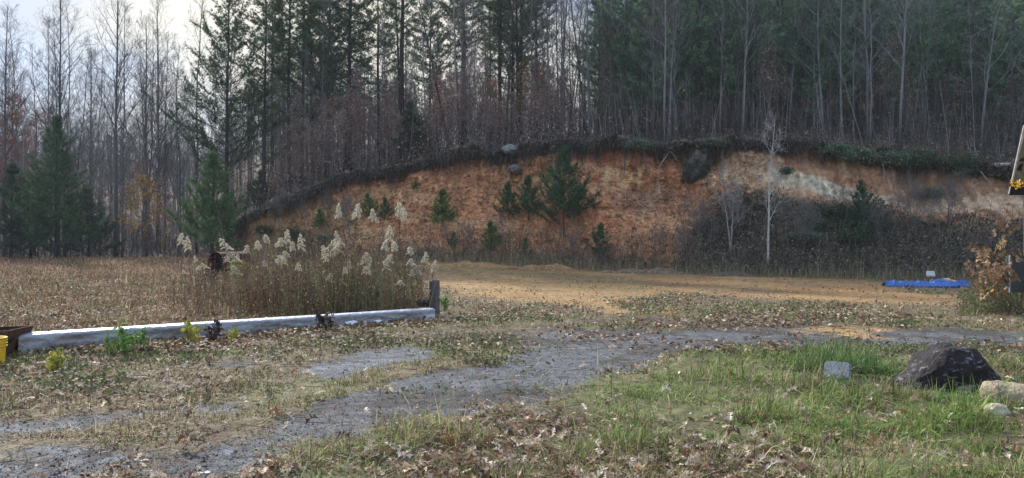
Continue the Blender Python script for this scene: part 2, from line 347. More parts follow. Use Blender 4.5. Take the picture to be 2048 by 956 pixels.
# hillside above and behind the cut
us = np.linspace(-800, 2850, 620); es = np.concatenate([[-.6], np.linspace(0, 6, 26), np.geomspace(6.4, 190, 70)])
E, U = np.meshgrid(es, us, indexing='ij'); D = dt_(U)+E; X = (U-1024)/FPX*D
z = H_(U, np.maximum(D, dt_(U)+.001)); z = np.where(E < 0, z-.5, z)
n = fbm(X*.5, D*.5, 4, 8); n2 = fbm(X*2.5, D*2.5, 3, 18)
c = np.tile(np.array([.085, .065, .052]), U.shape+(1,)); c = lerp(c, (.15, .115, .095), smooth(-.05, .2, n2)); c = lerp(c, (.05, .045, .03), smooth(.0, .25, n))
c = lerp(c, (.055, .062, .025), smooth(1650, 1800, U)*smooth(4, 1, E)*.8)
c = lerp(c, (.07, .06, .055), smooth(20, 60, E))
m = MB(); m.add(np.stack([X, D, z], -1), grid_faces(*U.shape), c.reshape(-1, 3)); o = m.build('hillside', M_floor, smooth=True); tag(o, kind='structure')

# the cut clay face
us = np.linspace(425, 2850, 1100); hs = np.linspace(-.04, 1.03, 150)
Hh, U = np.meshgrid(hs, us, indexing='ij'); P = bankpt(U, np.clip(Hh, 0, 1)); P[..., 2] += np.where(Hh < 0, -.4, 0)+np.where(Hh > 1, .35, 0)
P[..., 1] += np.where(Hh > 1, .35, 0)
PY = HOR-FPX*(P[..., 2]-EYE)/P[..., 1]
def bank_color(U, PY, Hh, P):
    nx = fbm(P[..., 0]*.5, P[..., 2]*.8, 4, 61); nf = fbm(P[..., 0]*2.5, P[..., 2]*2.5, 3, 71); nv = fbm(P[..., 0]*3, P[..., 2]*.5, 3, 13)
    c = np.tile(np.array([.35, .17, .085]), U.shape+(1,))
    c = lerp(c, (.37, .215, .115), smooth(.0, .2, nx)); c = lerp(c, (.24, .11, .055), smooth(.03, .2, -nf)*.6)
    red = smooth(1090, 1150, U)*smooth(1400, 1290, U)*smooth(470, 380, PY)+.5*smooth(1130, 1170, U)*smooth(1240, 1200, U)
    c = lerp(c, (.33, .125, .065), np.clip(red*(.5+2*nf), 0, .75))
    band = fbm(P[..., 0]*.15, P[..., 2]*1.4+.25*P[..., 0], 3, 97); c = lerp(c, (.40, .25, .13), smooth(.04, .16, band)*.55); c = lerp(c, (.24, .12, .06), smooth(.06, .18, -band)*.35)
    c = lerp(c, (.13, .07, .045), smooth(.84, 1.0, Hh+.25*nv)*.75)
    ril = np.abs(fbm(P[..., 0]*1.1+P[..., 2]*.15, P[..., 2]*.22, 4, 9)); c = lerp(c, (.16, .085, .05), smooth(.035, .0, ril)*.45*(U < 1500))
    c = lerp(c, (.43, .29, .15), np.clip(smooth(1190, 1220, U)*smooth(1320, 1280, U)*smooth(330, 345, PY)*smooth(385, 365, PY)*(.4+4*nf), 0, .8))
    gry = smooth(1200, 1280, U)*smooth(1480, 1420, U)*smooth(372, 385, PY)*smooth(440, 405, PY)
    c = lerp(c, (.16, .105, .075), np.clip(gry*(.7+2*nx), 0, .85))
    pale = smooth(1270, 1330, U)*smooth(-.05, .12, nx+nv*.6)*smooth(400, 380, PY)
    c = lerp(c, (.38, .30, .20), pale*.7)
    tan = smooth(1420, 1520, U); c = lerp(c, (.36, .22, .135), tan*.75)
    # band of pale sand running down to the right
    yc = ci(U, [(1380, 350), (1540, 352), (1600, 362), (1680, 385), (1760, 402), (1850, 412), (2048, 400)])
    wd = ci(U, [(1380, 4), (1540, 14), (1600, 22), (1680, 16), (1780, 13), (2048, 20)])
    sand = smooth(1.1, .6, np.abs(PY-yc)/wd+1.2*nf)*smooth(1500, 1560, U)
    c = lerp(c, (.55, .50, .39), sand*ci(U, [(1500, .6), (1650, .9), (1800, .35), (2100, .25)]))
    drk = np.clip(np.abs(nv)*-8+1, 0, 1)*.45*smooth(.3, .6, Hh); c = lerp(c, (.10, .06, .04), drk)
    # grass and scrub creeping up the left end and the foot
    lf = smooth(800, 580, U+200*nx)*smooth(.95, .35, Hh); c = lerp(c, (.11, .085, .045), lf*.85)
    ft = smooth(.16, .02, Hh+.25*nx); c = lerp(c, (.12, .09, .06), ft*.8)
    # talus of dead leaves on the right
    ty = ci(U, [(1330, 560), (1400, 440), (1450, 405), (1520, 388), (1600, 404), (1680, 420), (1760, 432), (1860, 446), (1950, 456), (2100, 450)])
    c = c*np.array([1.56, 1.56, 1.52])
    c = lerp(c, (.10, .08, .06), smooth(-14, 10, PY-ty+34*nx+20*nf)*smooth(1330, 1420, U))
    return np.minimum(c, .8)
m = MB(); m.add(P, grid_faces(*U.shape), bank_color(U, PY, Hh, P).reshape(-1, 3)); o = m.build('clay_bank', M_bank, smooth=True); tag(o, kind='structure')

# ragged root mat and sod overhanging the cut
us = np.linspace(432, 2850, 1500); ts = np.linspace(0, 1, 9); T2, U = np.meshgrid(ts, us, indexing='ij')
dt = dt_(U); x1 = (U-1024)/FPX*dt; rag = 1.3*fbm(x1*.8, x1*.3, 4, 4)+.9*fbm(x1*4, x1*.1, 3, 6)
zt = zlip_(U); zb = zclay_(U)-.12-.9*np.clip(rag, -.2, .6)*smooth(440, 520, U); ov = (.25+1.5*fbm(x1*.6, x1*0, 3, 22))*smooth(440, 520, U)
dd = dt+.5-T2*(.5+.35)-ov*np.sin(T2*2.2)
zz = np.where(T2 < .35, zt+.02+.10*np.sin(T2/.35*3.14), zt+(zb-zt)*((T2-.35)/.65))
nn = fbm(x1*3, zz*4, 3, 15)
nn2 = fbm(x1*1.2, zz*1.5, 4, 19); P = np.stack([(U-1024)/FPX*dd, dd-.5*nn-1.0*nn2, zz+.3*nn+.35*nn2], -1)
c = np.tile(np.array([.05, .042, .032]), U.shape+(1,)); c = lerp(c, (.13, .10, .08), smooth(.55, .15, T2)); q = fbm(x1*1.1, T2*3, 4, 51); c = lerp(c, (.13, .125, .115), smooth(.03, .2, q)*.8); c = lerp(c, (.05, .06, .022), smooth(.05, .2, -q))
m = MB(); m.add(P, grid_faces(*U.shape), c.reshape(-1, 3))
n = 2600; uu = rng.uniform(470, 2300, n); dt = dt_(uu); tt = rng.random(n); x0 = (uu-1024)/FPX*dt; kk = fbm(x0*1.3, x0*0, 4, 70) > -.08; uu = uu[kk]; dt = dt[kk]; tt = tt[kk]; x0 = x0[kk]; n = len(uu)
Pc = np.stack([x0, dt-.3-.7*rng.random(n), zlip_(uu)*(1-tt)+(zclay_(uu)-.3*rng.random(n))*tt], 1); Tc = np.array([(1, 0, 0), (-1, 0, 0), (0, 1, 0), (0, -1, 0), (0, 0, 1), (0, 0, -1)], float); Fc = np.array([(0, 2, 4), (2, 1, 4), (1, 3, 4), (3, 0, 4), (2, 0, 5), (1, 2, 5), (3, 1, 5), (0, 3, 5)])
sc_ = rng.gamma(3, .022, n); m.add(Pc[:, None]+Tc[None]*sc_[:, None, None]*rng.uniform(.4, 1.4, (n, 6, 1))+rng.normal(0, .3, (n, 6, 3))*sc_[:, None, None], np.arange(n)[:, None, None]*6+Fc[None], np.repeat(jit(pick([(.045, .038, .03), (.12, .11, .10), (.05, .06, .025), (.16, .09, .05)], [5, 2, 2, 1], n), n, .25), 6, 0))
# hanging roots, thread-like, and bent grass along the lip
n = 11000; uu = rng.uniform(480, 2300, n); dt = dt_(uu); z0 = zlip_(uu)*.35+zclay_(uu)*.65; x0 = (uu-1024)/FPX*dt
L = rng.gamma(2.0, .20, n)*(.3+3.2*np.clip(fbm(x0*.9, x0*0, 4, 4)+.22, 0, 1))
Pst = np.stack([x0, dt-.35-rng.uniform(0, .6, n), z0+rng.uniform(-.4, .3, n)], 1); cur = Pst; cl = jit(pick([(.10, .08, .065), (.22, .19, .16), (.05, .045, .035)], [4, 2, 3], n), n, .2)
for k in range(3):
    nx_ = cur+np.stack([rng.normal(0, .07, n), rng.normal(0, .05, n), -L/3], 1); prisms(m, cur, nx_, .016*(1-k*.3), .016*(.7-k*.3), cl); cur = nx_
n = 5200; uu = rng.uniform(470, 2300, n); dt = dt_(uu); tt = rng.uniform(0, 1, n); z0 = zlip_(uu)*(1-tt)+zclay_(uu)*tt
Pst = np.stack([(uu-1024)/FPX*dt, dt-.2-.7*rng.random(n)*np.minimum(1, tt*2), z0+.05], 1)
tufts(m, Pst, np.tile([0, -.6, -.7], (n, 1)), 3, .28, .02, jit(pick([(.07, .065, .04), (.16, .14, .10), (.05, .065, .03)], [4, 2, 2], n), n, .2), .5)
roots_o = m.build('root_mat', M_root); tag(roots_o, 'dark ragged mat of roots and sod overhanging the top of the clay bank', 'roots', kind='stuff')

# thin morning haze: one closed box round the camera and the whole place
HAZE = .0004
m = MB(); q = [(-890, -880), (890, -880), (890, 895), (-890, 895)]; zb, zt_ = -1.6, 140.0
V = [(a, b, zb) for a, b in q]+[(a, b, zt_) for a, b in q]
m.add(V, [(0, 2, 1), (0, 3, 2), (4, 5, 6), (4, 6, 7), (0, 1, 5), (0, 5, 4), (1, 2, 6), (1, 6, 5), (2, 3, 7), (2, 7, 6), (3, 0, 4), (3, 4, 7)], (1, 1, 1))
hm = bpy.data.materials.new('haze_air'); hm.use_nodes = True; t_ = hm.node_tree; t_.nodes.clear(); ho = N(t_, 'ShaderNodeOutputMaterial'); pv = N(t_, 'ShaderNodeVolumePrincipled')
pv.inputs['Color'].default_value = (.80, .89, 1, 1); pv.inputs['Density'].default_value = HAZE; pv.inputs['Anisotropy'].default_value = 0.0; t_.links.new(pv.outputs[0], ho.inputs['Volume'])
if HAZE > 0: o = m.build('haze', hm); tag(o, kind='stuff')

# ------------------------------------------------------------------ trees
BARK_D = (.055, .048, .045); BARK_G = (.16, .15, .15); BARK_P = (.33, .33, .33)
def trunk_path(r, H, wob, lean=(0, 0), n=12):
    t = np.linspace(0, 1, n); w = np.cumsum(r.normal(0, wob, (n, 2)), 0)*t[:, None]
    return np.stack([w[:, 0]+lean[0]*t**1.4*H, w[:, 1]+lean[1]*t**1.4*H, t*H], 1)
def at(path, f): k = f*(len(path)-1); i = np.minimum(int(k), len(path)-2); return path[i]*(1-(k-i))+path[i+1]*(k-i)
def limbs(r, path, H, nl, first, reach, elev, r0, sub=3, upcurve=.5, twig=.4):
    """all limbs of a bare tree as one list of segments (p0, p1, r0, r1)"""
    S = []; tips = []
    def go(p, d, L, rad, lvl):
        ns = 5 if lvl == 0 else 3; step = L/ns; q = p
        for i in range(ns):
            d = unit(d+r.normal(0, .10 if lvl == 0 else .16, 3)+np.array([0, 0, upcurve*.22])); nq = q+d*step
            ra = rad*(1-i/ns*.75); rb = rad*(1-(i+1)/ns*.75); S.append((q, nq, ra, rb)); q = nq
            if lvl < sub and (i > 0 or lvl > 0):
                for _ in range(2 if lvl == 0 else 1+(r.random() < .5)):
                    sd = unit(np.cross(d, r.normal(size=3))); nd = unit(d*.75+sd*.7)
                    go(q, nd, L*r.uniform(.25, .45)*(1-i/ns*.3)+.15, ra*.45, lvl+1+(lvl == 1 and r.random() < .4))
            elif lvl >= sub-1: tips.append(q)
    for i in range(nl):
        f = first+(1-first)*((i+.5)/nl)**.95*.97; f = min(.985, f+r.uniform(-.02, .02)); p = at(path, f); az = i*2.4+r.uniform(-.6, .6)
        e = math.radians(elev+r.uniform(-12, 15)); d = np.array([math.cos(az)*math.cos(e), math.sin(az)*math.cos(e), math.sin(e)])
        go(p, d, reach*H*(1.08-f)*r.uniform(.7, 1.2)+.3, r0*(1.15-f)*.5, 0)
    return S, tips
def finish_segments(m, S, col, r, thick=1.0, minr=.006):
    a = np.array([s[0] for s in S]); b = np.array([s[1] for s in S]); ra = np.maximum(np.array([s[2] for s in S])*thick, minr); rb = np.maximum(np.array([s[3] for s in S])*thick, minr*.7)
    prisms(m, a, b, ra, rb, jit(col, len(a), .12, r))
def trunk_mesh(r, path, r0, col, k=7, taper=.85):
    m = MB(); n = len(path); t = np.linspace(0, 1, n); rad = r0*(1-taper*t)+r0*.35*np.exp(-t*30)
    p = path.copy(); p[0, 2] -= .5
    tube(m, p, rad, k, col, rough=.06, r=r); return m
def bare_tree(seed, H, r0, nl=22, first=.3, reach=.33, elev=40, col=BARK_G, lean=(0, 0), wob=.05, leafpal=None, leafn=0, leafs=.1, sub=2, stems=1, name='bare_tree'):
    r = np.random.default_rng(seed); root = empty(name); tm = MB(); cm = MB()
    tips_all = []
    for s in range(stems):
        ln = (lean[0]+(0 if stems == 1 else .12*math.cos(s*2.3+seed)), lean[1]+(0 if stems == 1 else .12*math.sin(s*2.3+seed)))
        hh = H*(1-.12*s); path = trunk_path(r, hh, wob, ln)
        t = trunk_mesh(r, path, r0*(1-.15*s), col); tm.V += t.V; tm.C += t.C; tm.F += [f+tm.n for f in t.F]; tm.n += t.n
        S, tips = limbs(r, path, hh, max(6, nl//stems), first, reach, elev, r0, sub)
        finish_segments(cm, S, tuple(np.array(col)*.9), r); tips_all += tips
    tm.build('trunk', M_bark, root, smooth=True); cm.build('crown', M_bark, root)
    if leafn:
        tp = np.array(tips_all); P = tp[r.integers(0, len(tp), leafn)]+r.normal(0, .16, (leafn, 3))
        lm = MB(); leaves(lm, P, r.uniform(.6, 1.3, leafn)*leafs, jit(pick(leafpal[0], leafpal[1], leafn, r), leafn, .18, r), 2.2, r=r); lm.build('foliage', M_leafdry, root)
    return root
def pine_tree(seed, H, r0, start=.35, width=2.6, nw=20, per=4, tuftn=9, L=.32, W=.035, col=(.035, .065, .035), bark=BARK_D, cone=.0, up=15, dead=8, name='pine_tree', lean=(0, 0), wob=.05, fill=1.0, foxtail=False):
    r = np.random.default_rng(seed); root = empty(name); path = trunk_path(r, H, wob, lean); trunk_mesh(r, path, r0, bark).build('trunk', M_bark, root, smooth=True)
    S = []; TP = []; TD = []
    for i in range(nw):
        f0 = start+(1-start)*(i/nw)**.9
        for j in range(per):
            f = min(.99, f0+r.uniform(-.012, .012)); az = j*2*math.pi/per+i*1.3+r.uniform(-.4, .4); q = (f-start)/(1-start)
            prof = (1-q)**.8*(1-cone)+cone*(1-q) if cone < 1 else (1-q)
            if cone < .5: prof = prof*(.45+.55*min(1, q*4))
            Lb = width*prof*(r.uniform(.55, 1.2) if H > 6 else r.uniform(.42, 1.28))+.25*W/.03*.6; e = math.radians(up+45*q*q+r.uniform(-12, 12)); p = at(path, f)
            d = np.array([math.cos(az)*math.cos(e), math.sin(az)*math.cos(e), math.sin(e)]); ns = max(3, int(Lb/(.55*L)/1.6)); rad = r0*.28*(1.1-f)
            for k in range(ns):
                d = unit(d+r.normal(0, .08, 3)+np.array([0, 0, .05])); np_ = p+d*Lb/ns; S.append((p, np_, rad*(1-k/ns*.8), rad*(1-(k+1)/ns*.8))); p = np_
                if (k+1)/ns > .28:
                    TP.append(p); TD.append(d)
                    for _ in range(r.poisson(1.5*fill)):
                        sd = unit(d*.9+unit(np.cross(d, np.array([0, 0, 1.])))*r.choice([-1, 1])*r.uniform(.5, 1.0)+np.array([0, 0, r.uniform(-.05, .35)])); sl = Lb*r.uniform(.10, .30)*(1.15-(k+1)/ns*.7)+L*.4
                        e1 = p+sd*sl; S.append((p, e1, rad*.3, rad*.15)); TP.append(e1); TD.append(sd)
                        if sl > L*1.3: TP.append(p+sd*sl*.6); TD.append(sd)
    TP.append(path[-1]); TD.append(np.array([0, 0, 1.]))
    for i in range(dead):
        f = r.uniform(min(.04, start), start+.05); az = r.uniform(0, 6.28); p = at(path, f); d = np.array([math.cos(az), math.sin(az), r.uniform(-.2, .4)])
        Lb = r.uniform(.3, 1)*width*.5; m1 = p+d*Lb*.5; S.append((p, m1, .018, .012)); e1 = m1+unit(d+r.normal(0, .3, 3))*Lb*.5; S.append((m1, e1, .012, .005))
    cm = MB(); finish_segments(cm, S, tuple(np.array(bark)*1.1), r, minr=.007); cm.build('branches', M_bark, root)
    TP = np.array(TP); TD = np.array(TD); nm = MB()
    shade = jit(pick([col, tuple(np.array(col)*1.5), tuple(np.array(col)*.7)], [4, 2, 2], len(TP), r), len(TP), .15, r)
    tufts(nm, TP, TD, tuftn, L, W, shade, .85 if not foxtail else .6, r); nm.build('crown', M_needle, root)
    return root
def place(proto, u, d, s, label, cat, group=None, rz=None, first=[], z=None, tilt=0):
    if proto.name not in PLACED: PLACED.add(proto.name); o = proto
    else: o = copy_tree(proto)
    zz = float(H_(np.array(float(u)), np.array(float(d)))) if z is None else z
    o.location = ((u-1024)/FPX*d, d, zz); o.rotation_euler = (tilt*.3, tilt, rng.uniform(0, 6.28) if rz is None else rz); o.scale = (s, s, s*rng.uniform(.95, 1.06) if rz is None else s)
    tag(o, label, cat, group); return o
PLACED = set()
RUST = ([(.34, .11, .05), (.42, .17, .07), (.20, .08, .045)], [4, 2, 3])
MAUVE = ([(.33, .25, .225), (.18, .125, .115), (.46, .37, .34), (.28, .14, .07)], [4, 3, 2, 2])
OCHRE = ([(.42, .25, .06), (.30, .17, .05), (.5, .33, .10)], [4, 2, 2])
TAN = ([(.28, .19, .13), (.2, .12, .08)], [2, 1])
poplar = [bare_tree(10+i, 24+i, .16, nl=34, first=.36, reach=.30, elev=50, col=(.13, .125, .13), leafpal=TAN, leafn=130, leafs=.10) for i in range(3)]
slim = [bare_tree(20+i, 16+i*.9, .085, nl=26, first=.25, reach=.22, elev=46, col=[(.15, .145, .145), (.26, .26, .26), (.08, .075, .07)][i % 3], wob=.11) for i in range(5)]
pale = [bare_tree(30+i, 14+i, .10, nl=20, first=.25, reach=.26, elev=42, col=(.24, .245, .25), wob=.14, stems=[1, 2, 1, 3][i], lean=[(.03, 0), (0, 0), (-.06, 0), (.05, 0)][i]) for i in range(4)]
young = [bare_tree(40+i, 6.5+i*.8, .035, nl=14, first=.2, reach=.25, elev=45, col=(.17, .15, .15), wob=.07, leafpal=MAUVE, leafn=1100, leafs=.145, sub=2, name='leafy_sapling') for i in range(4)]
rusty = [bare_tree(50+i, 14, .13, nl=22, first=.3, reach=.3, elev=35, col=(.09, .08, .08), leafpal=RUST, leafn=2600, leafs=.20, name='autumn_tree') for i in range(2)]
ochre = bare_tree(55, 6.2, .045, nl=16, first=.15, reach=.42, elev=22, col=(.10, .09, .09), leafpal=OCHRE, leafn=1500, leafs=.17, name='autumn_sapling')
tallp = [pine_tree(60+i, 21, .17, start=[.36, .44, .30][i], width=[3.3, 2.9, 3.8][i], nw=26, per=4, tuftn=11, L=.36, W=.036, wob=.06, col=(.075, .125, .07), fill=1.7) for i in range(3)]
bigp = pine_tree(70, 20.5, .19, start=.22, width=7.2, nw=21, per=5, tuftn=13, L=.34, W=.034, col=(.065, .11, .06), cone=.6, up=22, fill=1.5)
rightp = [pine_tree(75+i, 17, .15, start=[.14, .2][i], width=4.3, nw=17, per=5, tuftn=15, L=.38, W=.044, col=(.21, .33, .20), bark=(.17, .16, .155), cone=.2, up=6, fill=1.9) for i in range(2)]
yardp = [pine_tree(80+i, [11.2, 7.2, 7.6][i], .12, start=.05, width=[4.4, 3.6, 3.5][i], nw=[20, 15, 18][i], per=6, tuftn=22, L=.28, W=.024, col=[(.08, .15, .07), (.065, .11, .06), (.13, .22, .09)][i], cone=[1, .9, .6][i], up=22, dead=3, fill=1.6, name='young_pine') for i in range(3)]
smallp = [pine_tree(85+i, [2.6, 5.0, 3.0][i], .035, start=.06, width=[1.15, 2.6, 1.35][i], nw=[13, 19, 13][i], per=5, tuftn=18, L=.20, W=.020, col=[(.12, .24, .06), (.07, .14, .07), (.09, .17, .07)][i], cone=1, up=30, dead=1, fill=1.1, name='pine_sapling') for i in range(3)]

POP = 'tall bare trees at the wood edge left of the bank'
for k, (u, d, s, i, lab) in enumerate([
        (8, 66, .95, 0, 'tall bare tree at the left edge of the photo behind the dark young pines'),
        (116, 67, 1.02, 1, 'tall bare tree with buds rising straight above the young pine at left'),
        (232, 66, .98, 2, 'tall pale bare tree with upswept limbs left of the yellow-leaved sapling'),
        (292, 70, .92, 0, 'bare tree directly behind the yellow-leaved sapling, thinner than its neighbour'),
        (318, 74, .96, 1, 'bare tree with a fine fan of twigs just left of the feathery pine'),
        (180, 80, .80, 2, 'bare tree set further back between two tall bare trees at left')]):
    place(poplar[i], u, d, s, lab, 'tree', POP)
place(bigp, 452, 60, 1.0, 'large feathery pine with long upswept boughs standing at the left end of the bank', 'tree', rz=.4)
PN = [(528, 58, .92, 'tall dark pine, first trunk right of the feathery pine'), (578, 59, 1.0, 'tall dark pine with two close neighbours above the left end of the root mat'),
      (603, 61, .97, 'tall dark pine touching the crown of the pine on its left above the bank slope'), (655, 60, .95, 'slender dark pine halfway along the rising lip of the bank'),
      (700, 58, 1.0, 'tall dark pine above the white seed heads'), (757, 66, .95, 'thin dark pine left of the thick forked pine'),
      (930, 62, .9, 'dark pine on the crest behind the gray lip boulder at its left'), (1000, 60, 1.0, 'straight dark pine standing almost above the gray lip boulder'),
      (1040, 64, .98, 'dark straight pine just right of the gray lip boulder'), (1072, 66, 1.0, 'dark pine behind the yellow-brown saplings at the centre'),
      (545, 70, .95, 'thin pine deep in the wood right of the feathery pine'), (625, 75, .95, 'thin pine deep in the wood above the rising lip'),
      (860, 72, .85, 'bushy pine behind the thick forked pine at its right'), (980, 78, .9, 'pine deep in the wood left of the straight dark pine')]
for k, (u, d, s, lab) in enumerate(PN): place(tallp[k % 3], u, d, s, lab, 'tree', 'tall dark pines above the bank')
fork = pine_tree(66, 20, .24, start=.5, width=3.4, nw=14, per=3, tuftn=10, L=.36, W=.035, bark=(.045, .04, .038)); place(fork, 803, 57, 1.0, 'thickest dark pine trunk with an open crown, behind the small bushy evergreen', 'tree', rz=1.0)
place(yardp[0], 112, 59, 1.0, 'tallest bushy young pine at the far edge of the brown field', 'tree', rz=2)
place(yardp[1], 22, 61, 1.05, 'low dark bushy pine at the left edge of the photo', 'tree', rz=1)
place(yardp[1], 62, 63, .85, 'low dark pine squeezed between the tallest young pine and the left edge', 'tree')
place(yardp[1], 178, 64, .8, 'low dark pine half hidden at the right of the tallest young pine', 'tree')
place(yardp[2], 424, 55, 1.0, 'round bushy bright green pine beside the left end of the clay bank', 'tree', rz=.3)
place(yardp[1], 822, 53.5, .62, 'small dark bushy evergreen on top of the bank under the thickest pine trunk', 'tree')
place(yardp[1], 520, 58, .42, 'small dark evergreen at the low end of the root mat', 'tree')
place(ochre, 285, 60, 1.0, 'thin sapling with bright yellow-orange leaves at the field edge', 'tree', rz=.5)
place(ochre, 1062, 58, .95, 'slender sapling with sparse yellow leaves above the bank near the centre', 'tree')
place(rusty[0], 22, 80, 1.1, 'rust-leaved tree low on the far left skyline', 'tree', 'rust-leaved trees in the wood')
place(rusty[1], 92, 86, 1.1, 'rust-leaved tree behind the tallest young pine', 'tree', 'rust-leaved trees in the wood')
for u, d, s, lab in [(720, 76, .5, 'low reddish tree behind the pine above the seed heads'), (905, 74, .5, 'low orange-leaved tree between the thickest trunk and the crest pine'), (985, 76, .52, 'low orange-leaved tree behind the straight dark pine'), (1085, 72, .5, 'low orange-leaved tree right of the yellow-leaved sapling'), (640, 88, .75, 'reddish-leaved tree seen between the dark pines of the left hill'), (770, 92, .7, 'reddish-leaved tree seen left of the thickest pine trunk'), (880, 90, .7, 'reddish-leaved tree seen right of the thickest pine trunk'), (1130, 84, .55, 'brown-leaved tree in the wood above the red clay'), (1260, 80, .5, 'brown-leaved tree among pale stems above the clay')]:
    place(rusty[int(u) % 2], u, d, s, lab, 'tree', 'rust-leaved trees in the wood')
# trees of the right-hand wood that one can tell apart
for u, d, s, i, lab in [(1178, 56, 1.1, 0, 'straight grey trunk alone above the biggest bushy pine of the bank face'), (1240, 55, 1.05, 2, 'gently leaning grey trunk above the red clay'),
                        (1335, 57, 1.0, 3, 'cluster of pale grey leaning stems left of the dense green pines'), (1590, 53, .95, 1, 'pale forked tree in front of the dense green pines'),
                        (1655, 52, 1.0, 0, 'pale straight trunk above the green laurel on the lip'), (1850, 51, 1.1, 1, 'stout pale forked tree on the leaf-covered slope at right'),
                        (1770, 58, .95, 0, 'slim pale trunk left of the stout forked tree'), (1945, 55, .95, 2, 'pale leaning trunk above the fallen log'), (1120, 60, 1, 2, 'thin pale leaning stem above the reddest clay'),
                        (1560, 60, 1.0, 3, 'group of pale stems rising inside the dense pines'), (1480, 58, .9, 1, 'pale twin stem near the pale birch sapling on the slope'), (2010, 57, 1.0, 3, 'pale stems beside the roof edge at right')]:
    place(pale[i], u, d, s, lab, 'tree', 'pale grey trees above the bank')
for k, (u, d, s, lab) in enumerate([(1400, 54, .8, 'dense grey-green pine, leftmost of the dense row'), (1452, 51, .62, 'dense grey-green pine low in front of the row'), (1530, 56, .85, 'tall dense pine in the middle of the dense row'),
                                    (1600, 58, .85, 'dense pine behind the pale forked tree'), (1672, 57, .8, 'dense pine right of the middle of the row'), (1345, 72, .9, 'dense pine deep behind the leaning pale stems'),
                                    (1760, 62, .9, 'open green pine left of the stout forked tree'), (1860, 70, 1.0, 'green pine behind the stout forked tree'), (1960, 66, .95, 'green pine high at right above the fallen log'), (2060, 60, 1.0, 'green pine cut by the right edge'),
                                    (1215, 74, 1.0, 'green pine behind the gently leaning trunk'), (1290, 80, 1.0, 'green pine deep in the wood above the clay'), (1630, 82, 1.1, 'tall green pine high behind the dense row'), (1480, 84, 1.1, 'tall green pine high behind the low dense pine'), (1800, 86, 1.1, 'tall green pine high on the slope at right')]):
    place(rightp[k % 2], u, d, s, lab, 'tree', 'green pines of the right-hand wood')
# the rest of the wood: each label names the nearest landmark, the side of it and the place in depth
MARKS = [(-60, 'left photo edge'), (22, 'low left pine'), (112, 'tallest young pine'), (180, 'low pine half hidden'), (232, 'pale upswept tree'), (285, 'yellow-orange sapling'), (355, 'leftmost white plume'), (424, 'round green pine'), (452, 'feathery pine'), (520, 'root mat end'),
         (590, 'two close dark pines'), (655, 'slender slope pine'), (700, 'seed-head pine'), (757, 'thin dark pine'), (803, 'thickest pine trunk'), (885, 'bright green bank pine'), (930, 'dark crest pine'), (1018, 'grey lip boulder'), (1072, 'sparse yellow sapling'), (1128, 'biggest bank pine'),
         (1178, 'straight grey trunk'), (1240, 'gently leaning trunk'), (1320, 'crossed pale roots'), (1388, 'hanging root ball'), (1463, 'close-stemmed sapling'), (1533, 'pale birch-like sapling'), (1590, 'pale forked tree'), (1655, 'laurel-side pale trunk'), (1722, 'green talus pine'), (1770, 'slim pale trunk'),
         (1850, 'stout forked tree'), (1905, 'dark lip laurel'), (1962, 'fallen log'), (2030, 'shed roof edge'), (2150, 'shed')]
BACK = ['foremost', 'second back', 'third back', 'fourth back', 'fifth back', 'sixth back', 'seventh back', 'eighth back', 'ninth back', 'tenth back', 'eleventh back', 'twelfth back', 'farthest back']
def plant_all(spots, protos, s0, s1, what, cat, group):
    named = []
    for u, d in spots:
        mu, mk = min(MARKS, key=lambda q: abs(q[0]-u)); side = 'behind' if abs(mu-u) < 9 else 'left of' if u < mu else 'right of'; named.append((u, d, '%s %s the %s' % (what, side, mk)))
    for u, d, lb in named:
        same = sorted(q[1] for q in named if q[2] == lb)
        place(protos[rng.integers(len(protos))], u, d, rng.uniform(s0, s1), lb if len(same) == 1 else '%s, %s' % (lb, BACK[min(12, same.index(d))]), cat, group, tilt=rng.normal(0, .035)+(rng.random() < .12)*rng.normal(0, .16))
def scatter(n, u0, u1, e0, e1, mind, r=rng):
    pts = []
    for _ in range(n*30):
        if len(pts) >= n: break
        u = r.uniform(u0, u1); d = float(dt_(np.array(u)))+e0+(e1-e0)*r.random()**1.2; x = (u-1024)/FPX*d
        if all((x-a)**2+(d-b)**2 > mind**2 for a, b, _ in pts): pts.append((x, d, u))
    return [(u, d) for x, d, u in pts]
plant_all(scatter(80, -180, 520, 4, 42, 1.0), slim, .75, 1.38, 'slender bare field-side tree', 'tree', 'slender bare trees behind the field')
plant_all(scatter(36, 520, 1000, 1.5, 34, 1.0), slim, .5, .95, 'slender bare hill tree', 'tree', 'slender bare trees among the dark pines')
plant_all(scatter(44, 1000, 1400, 1.5, 34, .9), slim, .65, 1.15, 'slender bare tree', 'tree', 'slender bare trees above the middle of the bank')
plant_all(scatter(30, 1170, 2180, 5.5, 18, 1.6), rightp, .6, 1.0, 'feathery green pine', 'tree', 'green pines of the right-hand wood')
plant_all(scatter(10, 560, 1150, 5, 22, 2.0), tallp, .8, 1.0, 'slim dark pine', 'tree', 'tall dark pines above the bank')
plant_all(scatter(14, 1330, 2120, 2, 8, 1.2), [slim[1], slim[4], pale[0], pale[2]], .6, 1.05, 'pale slender stem', 'tree', 'pale stems along the front of the right-hand wood')
plant_all(scatter(40, 1400, 2200, 2.5, 34, .9), (slim+pale[:1]), .5, 1.0, 'slender grey stem', 'tree', 'slender stems of the dark right-hand wood')
plant_all(scatter(46, 530, 1010, .8, 9, .7), young, .42, .78, 'mauve-brown leafy sapling', 'sapling', 'saplings with dead leaves under the dark pines')
plant_all(scatter(22, 1010, 1420, 1.5, 20, .8), young, .4, .8, 'brown leafy sapling', 'sapling', 'saplings with dead leaves above the middle of the bank')
